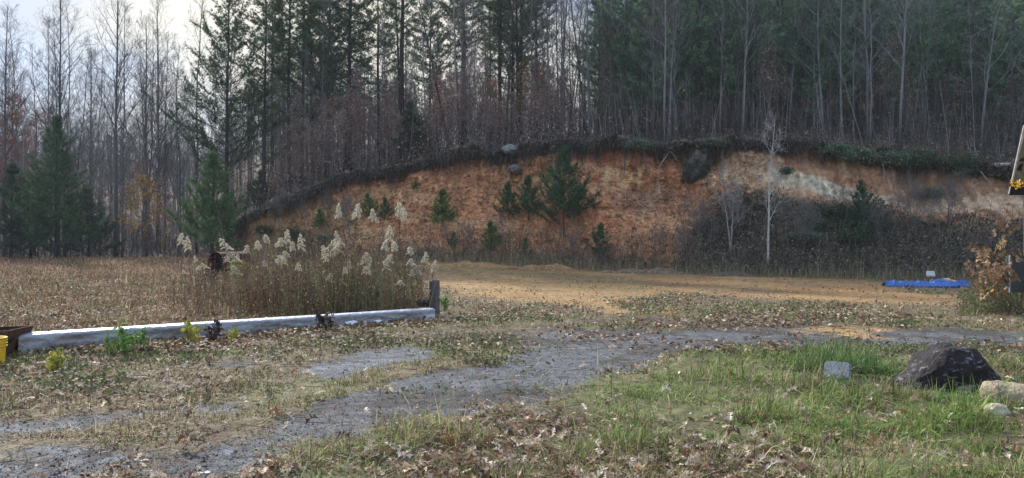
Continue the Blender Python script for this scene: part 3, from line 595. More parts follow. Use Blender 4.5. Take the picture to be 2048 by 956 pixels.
plant_all(scatter(14, -60, 480, 5, 20, 1.5), young, .6, 1.0, 'brown leafy sapling', 'sapling', 'saplings with dead leaves behind the field')
plant_all(scatter(14, 1420, 2100, 4, 24, 1.5), young, .5, .8, 'small brown leafy sapling', 'sapling', 'saplings with dead leaves at right')

# far-off wood, one mass
m = MB(); n = 2600; uu = rng.uniform(-750, 2750, n); ee = 36+120*rng.random(n)**1.1; dd = dt_(uu)+ee; zz = H_(uu, dd); hh = rng.uniform(7, 15, n); xx = (uu-1024)/FPX*dd
right = smooth(1250, 1500, uu)
base = np.stack([xx, dd, zz-.3], 1); ln = rng.normal(0, .5, (n, 2)); top = base+np.concatenate([ln, hh[:, None]], 1)
bc = jit(pick([(.14, .13, .125), (.08, .075, .07), (.26, .25, .24)], [4, 3, 1], n), n, .15)*(1-.45*right[:, None]); prisms(m, base, top, .06, .015, bc, 4)  # trunks darkened toward the right, painting in the dim interior of the wood
k = 34; f = rng.uniform(.2, 1, (n, k)); p0 = (base[:, None]*(1-f[..., None])+top[:, None]*f[..., None]).reshape(-1, 3); az = rng.uniform(0, 6.28, n*k); L = (1.15-f.ravel())*np.repeat(hh, k)*.22*rng.uniform(.5, 1.3, n*k)
p1 = p0+np.stack([np.cos(az)*L*.7, np.sin(az)*L*.7, L*rng.uniform(.4, 1, n*k)], 1); prisms(m, p0, p1, .022, .008, np.repeat(bc, k, 0)*.9)
mid = p0*.45+p1*.55
for _ in range(2): prisms(m, mid, mid+np.stack([rng.normal(0, .5, n*k), rng.normal(0, .5, n*k), rng.uniform(.1, .9, n*k)], 1), .012, .006, np.repeat(bc, k, 0)*.9)
o = m.build('bare_wood', M_bark); tag(o, 'grey mass of bare trees on the slopes far behind the bank', 'wood', kind='stuff')
m = MB(); n = 420; uu = np.concatenate([rng.uniform(1200, 2700, 330), rng.uniform(480, 1100, 50), rng.uniform(-700, 300, 40)]); ee = np.concatenate([17+110*rng.random(330)**1.25, rng.uniform(35, 90, 90)]); dd = dt_(uu)+ee; zz = H_(uu, dd); hh = rng.uniform(10, 17, n); xx = (uu-1024)/FPX*dd
base = np.stack([xx, dd, zz-.3], 1); prisms(m, base, base+np.stack([xx*0, xx*0, hh], 1), .13, .03, (.06, .055, .05), 5)
k = 150; f = .12+.88*rng.random((n, k))**.8; rr = (1.05-f)*3.0+.3; az = rng.uniform(0, 6.28, (n, k)); q = rng.uniform(.3, 1, (n, k))
P = np.stack([xx[:, None]+np.cos(az)*rr*q, dd[:, None]+np.sin(az)*rr*q, zz[:, None]+hh[:, None]*f], -1).reshape(-1, 3); Dv = np.stack([np.cos(az), np.sin(az), az*0+.5], -1).reshape(-1, 3)
tufts(m, P, Dv, 9, .6, .07, jit((.06, .10, .065), n*k, .3), .8)
o = m.build('pine_wood', M_needle); tag(o, 'dark green mass of pines on the slope far behind the bank', 'wood', kind='stuff')
# undergrowth inside the wood: fine brush and dead leaves still on it
m = MB(); n = 11500; uu = rng.uniform(-500, 2400, n); ee = .6+38*rng.random(n)**1.4; dd = dt_(uu)+ee; zz = H_(uu, dd); xx = (uu-1024)/FPX*dd; hh = rng.gamma(3, .75, n)
b = np.stack([xx, dd, zz-.1], 1); lx = rng.normal(0, .12, n)+(rng.random(n) < .15)*rng.normal(0, .5, n); t = b+np.stack([lx*hh, rng.normal(0, .12, n)*hh, hh], 1); bc = jit(pick([(.11, .10, .095), (.30, .29, .28), (.05, .045, .04)], [4, 1.6, 4], n), n, .15); prisms(m, b, t, .016, .006, bc)
for _ in range(5):
    f = rng.uniform(.3, 1, (n, 1)); p = b*(1-f)+t*f; prisms(m, p, p+np.stack([rng.normal(0, .3, n), rng.normal(0, .3, n), rng.uniform(0, .6, n)], 1)*(.4+.25*hh[:, None]), .007, .004, bc)
o = m.build('brushwood', M_bark); tag(o, 'grey tangle of thin stems on the floor of the wood', 'undergrowth', kind='stuff')
m = MB(); n = 42000; uu = rng.uniform(-400, 2300, n); uu = np.where(rng.random(n) < .45, rng.uniform(520, 1150, n), uu); ee = .3+30*rng.random(n)**1.5; dd = dt_(uu)+ee; xx = (uu-1024)/FPX*dd; cl_ = fbm(xx*.5, dd*.5, 3, 9)
zz = H_(uu, dd)+np.where(rng.random(n) < np.where(uu > 1420, .85, .5), .05, rng.gamma(2, .9, n)*(.6+2*np.clip(cl_, 0, 1)))
leaves(m, np.stack([xx, dd, zz], 1), rng.uniform(.10, .2, n), jit(pick(MAUVE[0]+[(.12, .07, .04)], MAUVE[1]+[2], n), n, .2), 2.0)
o = m.build('woodland_leaves', M_leafdry); tag(o, 'mauve-brown dead leaves on the floor and brush of the wood', 'leaves', kind='stuff')

# ------------------------------------------------------------------ on the clay face
def on_bank(proto, u, h, s, label, cat, group=None, rz=None, off=(0, 0, 0)):
    p = bankpt(np.array(float(u)), np.array(float(h))); o = proto if proto.name not in PLACED else copy_tree(proto); PLACED.add(proto.name)
    o.location = p+np.array([0, -.1, -.12])+np.array(off); o.scale = (s,)*3; o.rotation_euler = (0, 0, rng.uniform(0, 6.28) if rz is None else rz); tag(o, label, cat, group); return o
def h_of(u, y):
    """height fraction on the face for photo row y at column u"""
    hs = np.linspace(0, 1, 80); P = bankpt(np.full(80, float(u)), hs); py = HOR-FPX*(P[:, 2]-EYE)/P[:, 1]; return float(np.interp(-y, -py, hs))
G = 'young pines growing on the clay face'
on_bank(smallp[1], 1128, h_of(1128, 468), 1.0, 'biggest and darkest bushy young pine on the red clay face', 'tree', G, .4)
on_bank(smallp[0], 885, h_of(885, 450), .85, 'bright green small pine alone on the left part of the clay', 'tree', G)
on_bank(smallp[2], 1018, h_of(1018, 440), .78, 'small dull green pine just left of its slimmer twin on the clay', 'tree', G)
on_bank(smallp[2], 1058, h_of(1058, 438), .88, 'slim small pine between the dull green pine and the biggest one', 'tree', G)
on_bank(smallp[0], 740, h_of(740, 432), .58, 'small green pine behind the tallest white seed heads', 'tree', G)
on_bank(smallp[2], 1198, h_of(1198, 512), .62, 'low green pine at the foot of the bank right of the biggest one', 'tree', G)
on_bank(smallp[0], 983, h_of(983, 500), .65, 'low green pine at the foot of the bank below the dull green pine', 'tree', G)
on_bank(smallp[2], 1052, h_of(1052, 515), .4, 'tiny green pine in the brush at the foot of the clay', 'tree', G)
on_bank(smallp[0], 833, h_of(833, 378), .26, 'tiny seedling pine high on the left part of the clay', 'tree', G)
on_bank(smallp[0], 905, h_of(905, 492), .35, 'tiny pine in the brush below the bright green one', 'tree', G)
on_bank(smallp[1], 1722, h_of(1722, 478), .62, 'green pine on the leafy talus below the tan clay at right', 'tree', G)
on_bank(smallp[0], 640, h_of(640, 455), .5, 'small green pine low on the left end of the slope', 'tree', G)
on_bank(smallp[2], 552, h_of(552, 440), .4, 'tiny green pine under the low end of the root mat', 'tree', G)
on_bank(smallp[2], 770, h_of(770, 440), .5, 'small green pine behind the right group of tall white seed heads', 'tree', G)
birch = bare_tree(90, 7.4, .065, nl=13, first=.25, reach=.20, elev=48, col=(.50, .49, .46), wob=.05, sub=2, name='birch_sapling')
on_bank(birch, 1533, h_of(1533, 525), 1.0, 'slim pale birch-like sapling standing in front of the talus', 'tree', rz=.2)
on_bank(bare_tree(91, 4.6, .05, nl=10, first=.3, reach=.22, elev=52, col=(.33, .32, .31), wob=.06, stems=3, name='sapling'), 1463, h_of(1463, 505), 1.0, 'grey bare sapling with close stems left of the pale birch-like one', 'tree', rz=0)
bs = bare_tree(92, 3.0, .025, nl=12, first=.08, reach=.5, elev=42, col=(.20, .18, .17), wob=.08, sub=2, stems=3, name='bare_shrub')
for u, y, s, lab in [(1405, 500, .9, 'bare grey shrub at the left foot of the talus'), (1600, 505, .9, 'bare shrub right of the pale birch-like sapling'), (1830, 470, 1.0, 'bare shrub on the dark talus above the white lid'), (1760, 500, .8, 'bare shrub on the talus left of the white lid'),
                     (1360, 520, .6, 'low bare shrub at the foot of the clay'), (1140, 515, .5, 'low bare shrub below the biggest bank pine'), (930, 500, .6, 'low bare shrub in the debris below the bright green pine'), (1000, 490, .6, 'low bare shrub left of the biggest bank pine'), (1890, 450, .9, 'bare shrub at the right end of the talus'), (1680, 460, .8, 'bare shrub beside the green talus pine'), (1320, 500, .5, 'thin bare shrub on the bare clay'), (700, 470, .9, 'bare shrub behind the white seed heads'), (560, 450, .7, 'low bare shrub under the low end of the root mat'), (610, 440, .8, 'bare shrub on the left end of the clay slope'), (655, 430, .6, 'small bare shrub left of the small pine behind the plumes')]:
    on_bank(bs, u, h_of(u, y), s, lab, 'shrub', 'bare shrubs along the bank')
# broad-leaved evergreens
def laurel(seed, R, Hh, n, col, size=.13):
    r = np.random.default_rng(seed); root = empty('laurel_shrub'); S = []; T = []
    for i in range(60):
        d = unit(np.array([r.normal(0, R), r.normal(0, R*.6), abs(r.normal(Hh, .3))+.1])); L = r.uniform(.5, 1)*math.hypot(R*.8, Hh); p = np.array([r.normal(0, R*.25), r.normal(0, .1), 0])
        for k in range(3): q = p+unit(d+r.normal(0, .2, 3))*L/3*np.array([1, 1, Hh/max(R, Hh)]); S.append((p, q, .02, .012)); p = q; T.append(q)
    m = MB(); finish_segments(m, S, (.12, .10, .08), r); m.build('stem', M_bark, root); T = np.array(T); P = T[r.integers(0, len(T), n)]+r.normal(0, .17, (n, 3))
    m = MB(); leaves(m, P, r.uniform(.7, 1.3, n)*size, jit(pick([col, tuple(np.array(col)*1.5), tuple(np.array(col)*.6)], [4, 2, 3], n, r), n, .15, r), 1.4, r=r); m.build('foliage', M_leafdry, root); return root
lau = laurel(1, 1.3, .55, 1900, (.15, .20, .13)); lau2 = laurel(2, 1.0, .8, 1400, (.07, .12, .055))
for pr, u, y, s, lab in [(lau, 1660, 300, .8, 'grey-green laurel at the left end of the leafy lip'), (lau, 1700, 318, 1.0, 'grey-green laurel hanging over the tan clay'), (lau, 1765, 325, 1.0, 'grey-green laurel in the middle of the leafy lip'), (lau2, 1820, 330, .95, 'darker laurel right of the grey-green ones on the lip'),
                         (lau2, 1905, 340, .9, 'dark laurel on the lip left of the fallen log'), (lau, 1270, 295, .75, 'grey-green bush trailing over the red clay lip'), (lau, 1415, 290, .6, 'small laurel above the hanging root ball'), (lau2, 1620, 455, .9, 'dark green laurel on the talus left of the green pine'),
                         (lau2, 1700, 480, 1.0, 'dark green laurel around the foot of the talus pine'), (lau, 1590, 470, .7, 'grey-green bush on the talus right of the birch-like sapling'), (lau, 1850, 385, .7, 'grey-green bush growing from the tan clay at right'), (lau2, 530, 462, .7, 'dark low bush at the extreme left end of the slope'), (lau2, 590, 470, .7, 'dark low bush right of the one at the left end of the slope'), (lau, 655, 475, .6, 'grey-green bush low on the slope behind the plumes'), (lau2, 1560, 345, .5, 'small green bush on the pale clay behind the birch-like sapling'), (lau2, 1655, 430, .8, 'dark bush under the pale sand band'), (lau2, 1760, 450, .7, 'dark bush right of the talus pine')]:
    on_bank(pr, u, h_of(u, y), s, lab, 'shrub', 'evergreen shrubs of the bank', rz=rng.uniform(-.4, .4), off=(0, -1.0, .1) if 'lip' in lab or 'hanging' in lab else (0, -.5, 0))
# scattered clods, stones, leaves, brush on the face
def clods(m, P, s, cols, r=rng):
    n = len(P); T = np.array([(1, 0, 0), (-1, 0, 0), (0, 1, 0), (0, -1, 0), (0, 0, 1), (0, 0, -1)], float); F = np.array([(0, 2, 4), (2, 1, 4), (1, 3, 4), (3, 0, 4), (2, 0, 5), (1, 2, 5), (3, 1, 5), (0, 3, 5)])
    v = P[:, None]+T[None]*(s[:, None, None]*r.uniform(.5, 1.2, (n, 6, 1)))+r.normal(0, .2, (n, 6, 3))*s[:, None, None]
    m.add(v, np.arange(n)[:, None, None]*6+F[None], np.repeat(cols, 6, 0))
m = MB(); n = 26000; uu = rng.uniform(560, 1520, n); h = rng.random(n)**1.3*.97; P = bankpt(uu, h); P[:, 1] -= .02
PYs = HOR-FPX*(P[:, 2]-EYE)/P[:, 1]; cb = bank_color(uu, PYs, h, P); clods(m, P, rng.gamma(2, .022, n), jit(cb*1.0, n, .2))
o = m.build('clay_clods', M_bank); tag(o, 'crumbled clods of orange clay lying on the cut face', 'clods', kind='stuff')
m = MB(); n = 26000; uu = rng.uniform(1330, 2250, n); h = rng.random(n)*.8; P = bankpt(uu, h); PYs = HOR-FPX*(P[:, 2]-EYE)/P[:, 1]
ty = ci(uu, [(1330, 560), (1400, 440), (1450, 405), (1520, 388), (1600, 404), (1680, 420), (1760, 432), (1860, 446), (1950, 456), (2100, 450)]); k = PYs > ty-10+60*fbm(P[:, 0]*.5, P[:, 2]*.8, 4, 61); P = P[k]; n = len(P)
P += np.stack([rng.normal(0, .1, n), -rng.gamma(1.2, .10, n), rng.gamma(1.2, .10, n)], 1)
leaves(m, P, rng.uniform(.09, .20, n), jit(pick([(.13, .105, .075), (.28, .23, .18), (.045, .038, .03), (.09, .14, .055), (.46, .40, .34)], [4, 2.4, 3, 2.2, .7], n), n, .2), 1.8)
n = 5000; uu = rng.uniform(600, 1400, n); h = rng.random(n)**2*.95; P = bankpt(uu, h); P[:, 1] -= .05; leaves(m, P, rng.uniform(.07, .14, n), jit(pick(MAUVE[0]+[(.10, .07, .05)], [2, 3, 1, 2, 4], n), n, .2), 1.4)
o = m.build('talus_leaves', M_leafdry); tag(o, 'dark dead leaves covering the talus and strewn on the clay face', 'leaves', kind='stuff')
m = MB(); n = 5200; uu = np.concatenate([rng.uniform(1350, 2200, 1700), rng.uniform(560, 1400, 1500)]); h = np.concatenate([rng.random(1700)**1.4*.5, rng.random(1500)**2.5*.25]); P = bankpt(uu, h); n = len(uu); hh = rng.gamma(3, .22, n); t = P+np.stack([rng.normal(0, .35, n)*hh, -.3*hh, hh], 1)
bc = jit(pick([(.15, .125, .10), (.32, .28, .23), (.07, .06, .05)], [4, 2, 3], n), n, .15); prisms(m, P, t, .012, .005, bc)
for _ in range(2): f = rng.uniform(.3, 1, (n, 1)); p = P*(1-f)+t*f; prisms(m, p, p+np.stack([rng.normal(0, .25, n), rng.normal(0, .2, n), rng.uniform(-.05, .4, n)], 1), .007, .004, bc)
n = 5000; uu = rng.uniform(560, 2050, n); d = df_(uu)-.3-2.2*rng.random(n); x = (uu-1024)/FPX*d; blades(m, np.stack([x, d, g_(x, d)], 1), rng.gamma(3, .16, n), .02, jit(pick([(.30, .25, .16), (.2, .15, .09), (.10, .12, .05)], [4, 3, 2], n), n, .2), .35, 2)
o = m.build('bank_scrub', M_bark); tag(o, 'grey brambles and dry stalks along the foot of the bank', 'scrub', kind='stuff')
# stout bent roots hanging from the lip
def bent(name, u, y, pts, r0, col, label, cat, group=None, k=6, mat=None):
    """pts are offsets in metres from the spot on the face at (u, y)"""
    p = bankpt(np.array(float(u)), np.array(h_of(u, y))); m = MB(); pts = np.array(pts, float); n = len(pts)
    tt = np.linspace(0, n-1, n*4); sm = np.stack([np.interp(tt, np.arange(n), pts[:, i]) for i in range(3)], 1); sm[1:-1] = (sm[:-2]+sm[1:-1]*2+sm[2:])/4
    sm[:, 1] -= .45
    tube(m, sm, np.linspace(r0, r0*.35, len(sm)), k, col, rough=.08); o = m.build(name, mat or M_bark, smooth=True); o.location = p; tag(o, label, cat, group); return o
GR = 'exposed roots hanging over the clay'
for u, y, pts, r0, col, lab in [
        (1245, 300, [(0, 0, .3), (0, -.3, -.6), (.03, -.3, -1.3), (-.12, -.2, -1.9)], .05, (.12, .11, .11), 'grey exposed root hanging straight down over the red clay'),
        (1285, 300, [(-.1, 0, .2), (0, -.4, -.7), (.05, -.4, -1.5), (.5, -.3, -1.6), (.7, -.3, -1.1)], .06, (.14, .13, .12), 'hooked grey root right of the straight one'),
        (1320, 305, [(.5, 0, .3), (.3, -.4, -.2), (0, -.5, -.6), (-.3, -.5, -1.1)], .05, (.38, .36, .34), 'pale root slanting down left from the lip'),
        (1335, 305, [(-.3, 0, .1), (.1, -.4, -.1), (.4, -.4, -.6)], .04, (.35, .33, .31), 'pale short root crossing the slanting one'),
        (1735, 330, [(.4, 0, .3), (.2, -.5, -.2), (.35, -.4, -.6), (-.1, -.4, -1.0)], .04, (.36, .34, .31), 'pale kinked root under the laurels'),
        (1805, 345, [(0, 0, .2), (.05, -.3, -.5), (0, -.3, -1.3)], .05, (.3, .28, .25), 'straight pale root stub on the tan clay at right'),
        (1950, 360, [(-.3, 0, .7), (-.1, -.3, .2), (.4, -.3, -.4), (.7, -.3, -.9)], .045, (.34, .33, .31), 'pale diagonal root below the fallen log'),
        (655, 395, [(0, 0, .3), (.05, -.2, -.2), (-.1, -.2, -.8), (-.4, -.2, -1.3)], .04, (.22, .2, .18), 'curved root under the low left end of the mat'),
        (625, 400, [(.2, 0, .3), (0, -.2, -.3), (-.5, -.2, -.9)], .04, (.2, .18, .16), 'root slanting left under the low end of the mat'),
        (1440, 300, [(.2, 0, .4), (0, -.3, 0), (-.1, -.3, -.7), (.1, -.3, -1.2)], .05, (.2, .19, .18), 'grey root beside the hanging root ball')]:
    bent('root', u, y, pts, r0, col, lab, 'root', GR)
# fallen pieces
bent('fallen_log', 1962, 322, [(-.1, -.2, .15), (.35, -.3, .3), (.9, -.3, .36), (1.6, -.3, .34), (2.4, -.3, .28)], .14, (.42, .41, .39), 'pale bare log lying on the edge of the bank at far right', 'log', k=8)
bent('dead_branch', 1250, 270, [(-.6, 1.6, .6), (.4, 1.6, .45), (1.5, 1.6, .2), (2.4, 1.6, -.05)], .05, (.32, .31, .3), 'grey fallen branch leaning on the wood floor above the red clay', 'branch')
# hanging root ball
def blob(name, size, seed, col, mat, noise=.25, k=3, facet=0):
    r = np.random.default_rng(seed); import bmesh
    bm = bmesh.new(); bmesh.ops.create_icosphere(bm, subdivisions=k, radius=1.0); V = np.array([v.co[:] for v in bm.verts]); F = np.array([[v.index for v in f.verts] for f in bm.faces]); bm.free()
    nn = fbm(V[:, 0]*1.5+seed, V[:, 1]*1.5+V[:, 2]*1.3, 4, seed)+.6*fbm(V[:, 2]*3+seed, V[:, 0]*3, 3, seed+3); V = V*(1+noise*2*nn[:, None])
    V[:, 2] = np.where(V[:, 2] < -.55, -.55+(V[:, 2]+.55)*.2, V[:, 2]) if facet else V[:, 2]
    V = V*np.array(size); m = MB(); m.add(V, F, jit(col, len(V), .12, r)); return m
p = bankpt(np.array(1388.), np.array(h_of(1388, 335)))
m = blob('b', (.62, .5, .95), 5, (.10, .095, .085), M_root, .3, 4); n = 2400; dd_ = unit(rng.normal(size=(n, 3))); tufts(m, dd_*np.array([.6, .45, .9]), dd_+np.array([0, 0, -.6]), 3, .3, .022, jit(pick([(.16, .15, .14), (.07, .065, .055), (.07, .09, .04)], [3, 4, 2], n), n, .2), .6)
pts = np.array([(0, .3, 1.2), (.1, .1, .8), (.25, -.1, .3), (.3, -.2, -.2)]); tube(m, pts, [.09, .07, .05, .03], 6, (.25, .24, .22))
o = m.build('root_ball', M_root, smooth=False); o.location = p+np.array([0, -.7, 0]); o.rotation_euler = (0, .5, 0); tag(o, 'mossy ball of roots and soil hanging under the lip right of the centre', 'root ball')
p = bankpt(np.array(1018.), np.array(h_of(1018, 306))); o = blob('b', (.55, .4, .34), 8, (.22, .24, .23), M_rock, .22, 3).build('boulder', M_rock, smooth=False); o.location = p+np.array([.1, -.6, .25]); tag(o, 'grey boulder poking out of the lip left of the reddest clay', 'boulder')
for u, y, s, lab in [(1105, 300, .16, 'small pale stone at the lip near the reddest clay'), (1160, 290, .2, 'pale stone set in the sod above the reddest clay'), (1030, 340, .35, 'grey clump of stones and roots on the clay under the lip boulder')]:
    p = bankpt(np.array(float(u)), np.array(h_of(u, y))); o = blob('b', (s*1.3, s, s*.8), int(u), (.28, .27, .25) if u != 1030 else (.16, .14, .13), M_rock, .3, 3).build('stone', M_rock); o.location = p+np.array([0, -.45, 0]); tag(o, lab, 'stone')
# heap of clay at the foot of the bank on the left and debris heaps
def heap(u, y, L, W, Hh, seed, col, label):
    p = gp(u, y); p[2] = 0; d = FPX*EYE/(y-HOR); 
    n1, n2_ = 90, 30; a, b = np.meshgrid(np.linspace(-1, 1, n2_), np.linspace(-1, 1, n1), indexing='ij'); X = b*L; Y = a*W; e = np.clip(1-(a*a+b*b), 0, 1)
    z = Hh*e**.8*(.7+1.6*fbm(X*1.5+seed, Y*1.5, 4))+.06*fbm(X*6, Y*6, 2, seed)*e**.3-.06
    m = MB(); m.add(np.stack([X, Y, z], -1), grid_faces(n2_, n1), jit(np.tile(col, (a.size, 1)), a.size, .15)); o = m.build('soil_heap', M_bank, smooth=True); return o
for u, d, L, W, Hh, s, col, lab in [(930, 39.5, 2.8, .9, .36, 3, (.30, .19, .08), 'long heap of yellow clay at the left foot of the bank'), (1290, 37.5, 2.8, .7, .4, 6, (.17, .12, .08), 'low heap of brown debris at the foot of the red clay'), (1090, 38.8, 1.6, .7, .4, 9, (.27, .16, .08), 'small heap of clay below the biggest bank pine'), (1480, 36.5, 2.0, .6, .3, 12, (.11, .085, .065), 'dark heap of litter at the foot of the talus')]:
    o = heap(u, 560, L, W, Hh, s, col, lab); x = (u-1024)/FPX*d; o.location = (x, d, float(g_(np.array(x), np.array(d)))-.02); tag(o, lab, 'heap')

# ------------------------------------------------------------------ the ground cover
def spread(n, d0, d1, um=(-150, 2200), r=rng, pw=2.0):
    """points spread so that the nearer ground gets more of them"""
    q = r.random(n); d = 1/((1/d0)*(1-q)+(1/d1)*q) if pw == 2 else (d0**(1-pw+1)+(d1**(1-pw+1)-d0**(1-pw+1))*q)**(1/(2-pw)); u = r.uniform(um[0], um[1], n); x = (u-1024)/FPX*(d+1.0); return x, d
def base_z(x, y): return g_(x, y)+.02
# straw and short grass
m = MB(); x, y = spread(330000, 4.0, 34); Zs = zone(x, y); keep_p = 1-np.clip(Zs['road']*(1-Zs['strip']*(1-Zs['wet_sheen']))*1.0+Zs['clay']*.98, 0, .985); keep_p *= np.where(Zs['dark'] > .5, .35, 1)*np.clip(.7+2.2*Zs['n1'], .15, 1)*np.clip(.35+2.6*(fbm(x*2.2, y*2.2, 4, 140)+.12)+Zs['strip'], .12, 1)
k = rng.random(len(x)) < keep_p; x = x[k]; y = y[k]; Zs = {a: b[k] for a, b in Zs.items()}; n = len(x)
gr = Zs['green']*.45+.24+1.3*np.clip(fbm(x*.9, y*.9, 3, 40), -.2, .4); isg = rng.random(n) < gr*np.where(Zs['field'] > .5, .35, 1)
cg = pick([(.17, .25, .06), (.10, .16, .04), (.25, .31, .09)], [4, 3, 2], n); cs = pick([(.36, .30, .18), (.24, .19, .11), (.15, .11, .065), (.50, .43, .29)], [3.5, 4, 4, 1.2], n)
c = jit(np.where(isg[:, None], cg, cs), n, .18); clu = np.clip(fbm(x*2.2, y*2.2, 4, 140)+.12, 0, .45); hgt = rng.gamma(3, .010, n)*(.35+5.0*clu)*(1+1.2*Zs['lawn']+.6*Zs['field'])*(1+.02*y)+.0022*y
blades(m, np.stack([x, y, base_z(x, y)-.01], 1), hgt, .0032+.0010*y, c, 1.3, 2)
o = m.build('short_grass', M_grass); tag(o, 'short dry and green grass covering the yard', 'grass', kind='stuff')
# longer lawn grass at the right foreground
m = MB(); x, y = spread(150000, 4.0, 11.5, (300, 2250)); Zs = zone(x, y); k = rng.random(len(x)) < Zs['lawn']*(.25+.75*Zs['green'])*np.clip(.55+2.5*fbm(x*1.1, y*1.1, 3, 40), .05, 1); x = x[k]; y = y[k]; n = len(x)
isg = rng.random(n) < .42+1.9*fbm(x*.9, y*.9, 4, 66); c = (1+.0*x[:, None])*jit(np.where(isg[:, None], pick([(.20, .28, .075), (.12, .18, .05), (.32, .38, .13)], [4, 3, 2], n), pick([(.46, .39, .25), (.34, .27, .16), (.58, .50, .36)], [4, 3, 2], n)), n, .18)
blades(m, np.stack([x, y, base_z(x, y)], 1), rng.gamma(3.0, .0108, n)*(1+2.6*np.clip(fbm(x*1.4, y*1.4, 3, 7), -.25, .5))+.015, .0058, c, 1.1, 3)
o = m.build('lawn_grass', M_grass); tag(o, 'longer green and straw grass in the right foreground', 'grass', kind='stuff')
# the brown field at left: taller broom-like grass
m = MB(); q = rng.random(130000); y = 12+50*q**1.25; u = rng.uniform(-250, 870, len(q)); x = (u-1024)/FPX*y; Zs = zone(x, y); k = Zs['field'] > rng.random(len(x)); x = x[k]; y = y[k]; n = len(x)
nf = fbm(x*.35, y*.35, 3, 90); c = jit(np.where((rng.random(n) < .12+.8*np.clip(nf, 0, .4))[:, None], pick([(.13, .15, .05), (.10, .13, .045)], [1, 1], n), pick([(.27, .18, .10), (.20, .115, .065), (.13, .065, .042), (.38, .29, .19)], [4, 4, 4, 1.2], n)*(1+.6*smooth(33, 44, y)[:, None])), n, .18)
blades(m, np.stack([x, y, base_z(x, y)], 1), rng.gamma(3, .024, n)*(1.0+1.8*np.clip(nf, -.3, .5))*(1+.014*y), .006+.0007*y, c, .8, 2)
o = m.build('field_grass', M_grass); tag(o, 'brown broom-like grass of the field at the left', 'grass', kind='stuff')
# fallen leaves
LEAFPAL = [(.50, .40, .29), (.33, .235, .15), (.19, .12, .07), (.105, .065, .05), (.27, .13, .06), (.58, .50, .41)]
m = MB(); x, y = spread(25000, 4.0, 13, (-200, 2250)); Zs = zone(x, y); pr = np.clip(.33+2.2*fbm(x*.8, y*.8, 3, 120), .04, 1)*np.where(Zs['road']*(1-Zs['strip']*(1-Zs['wet_sheen'])) > .5, .10, 1)*np.where(Zs['green'] > .5, .65, 1)
pr = np.clip(pr*np.where((Zs['v'] > 850) & (Zs['u'] < 1500) & (Zs['u'] > 500), 1.25, 1), 0, 1); k = rng.random(len(x)) < pr; x = x[k]; y = y[k]; n = len(x)
leaves(m, np.stack([x, y, base_z(x, y)+rng.uniform(.01, .085, n)], 1), rng.uniform(.055, .135, n), jit(pick(LEAFPAL, [3.4, 3, 3.0, 2.8, .9, 2.2], n), n, .15), .75, OAK, curl=.9)
o = m.build('fallen_leaves', M_leafdry); tag(o, 'curled brown and tan oak leaves strewn over the near ground', 'leaves', kind='stuff')
m = MB(); x, y = spread(72000, 11, 44, (-200, 2200)); Zs = zone(x, y); pr = np.clip(.40+2.6*fbm(x*.6, y*.6, 3, 120), .03, 1)*np.where(Zs['road']*(1-Zs['strip']*(1-Zs['wet_sheen'])) > .5, .25, 1)*np.where(Zs['clay'] > .5, .25, 1); k = rng.random(len(x)) < pr; x = x[k]; y = y[k]; n = len(x)
leaves(m, np.stack([x, y, base_z(x, y)+rng.uniform(.01, .07, n)], 1), rng.uniform(.06, .125, n), jit(pick(LEAFPAL, [2, 3, 4, 4, 1, 1.0], n), n, .15), .8, curl=.6)
o = m.build('leaf_litter', M_leafdry); tag(o, 'brown leaf litter over the middle ground and field', 'leaves', kind='stuff')
# loose gravel and clay crumbs
m = MB(); x, y = spread(70000, 4.0, 30); Zs = zone(x, y); k = rng.random(len(x)) < np.clip(Zs['road']*(1-Zs['strip']*(1-Zs['wet_sheen']))*.8+Zs['clay']*.35, 0, 1); x = x[k]; y = y[k]; Zs = {a: b[k] for a, b in Zs.items()}; n = len(x)
c = np.where((Zs['clay'] > .5)[:, None], pick([(.38, .24, .11), (.26, .15, .07)], [1, 1], n), pick([(.20, .205, .22), (.10, .10, .105), (.34, .34, .34), (.06, .055, .05)], [5, 4, 1.6, .8], n)); clods(m, np.stack([x, y, g_(x, y)+.005], 1), rng.gamma(2.5, .0013, n)*(1+.05*y), jit(c, n, .15))
o = m.build('gravel', M_rock); tag(o, 'loose grey gravel and clay crumbs on the track', 'gravel', kind='stuff')
# weeds low on the middle ground and fine twigs
m = MB(); x, y = spread(30000, 8, 36, (-100, 2150)); Zs = zone(x, y); k = (rng.random(len(x)) < np.clip(.18+2.6*fbm(x*.5, y*.5, 3, 210), 0, 1)*np.where(Zs['clay'] > .5, .45, 1)*np.where(Zs['road']*(1-Zs['strip']*(1-Zs['wet_sheen'])) > .4, .05, 1)); x = x[k]; y = y[k]; n = len(x); nn = 7
P = np.repeat(np.stack([x, y, base_z(x, y)+.03], 1), nn, 0)+rng.normal(0, 1, (n*nn, 3))*np.array([.07, .07, .025]); leaves(m, P, rng.uniform(.03, .07, n*nn), jit(np.repeat(pick([(.10, .14, .06), (.16, .20, .08), (.14, .10, .06), (.07, .10, .05)], [4, 2, 2, 3], n), nn, 0), n*nn, .2), 1.5)
o = m.build('ground_weeds', M_grass); tag(o, 'patches of low green weeds over the middle ground', 'weeds', kind='stuff')
m = MB(); x, y = spread(3200, 4, 30, (-100, 2200)); n = len(x); az = rng.uniform(0, 6.28, n); L = rng.gamma(2, .06, n)*(1+.03*y); P = np.stack([x, y, base_z(x, y)+.02], 1); prisms(m, P, P+np.stack([np.cos(az)*L, np.sin(az)*L, rng.normal(0, .02, n)], 1), .0025+.0003*y, .0015, jit(pick([(.32, .26, .2), (.16, .12, .09)], [2, 1], n), n, .2))
o = m.build('ground_twigs', M_bark); tag(o, 'fine fallen twigs over the yard', 'twigs', kind='stuff')

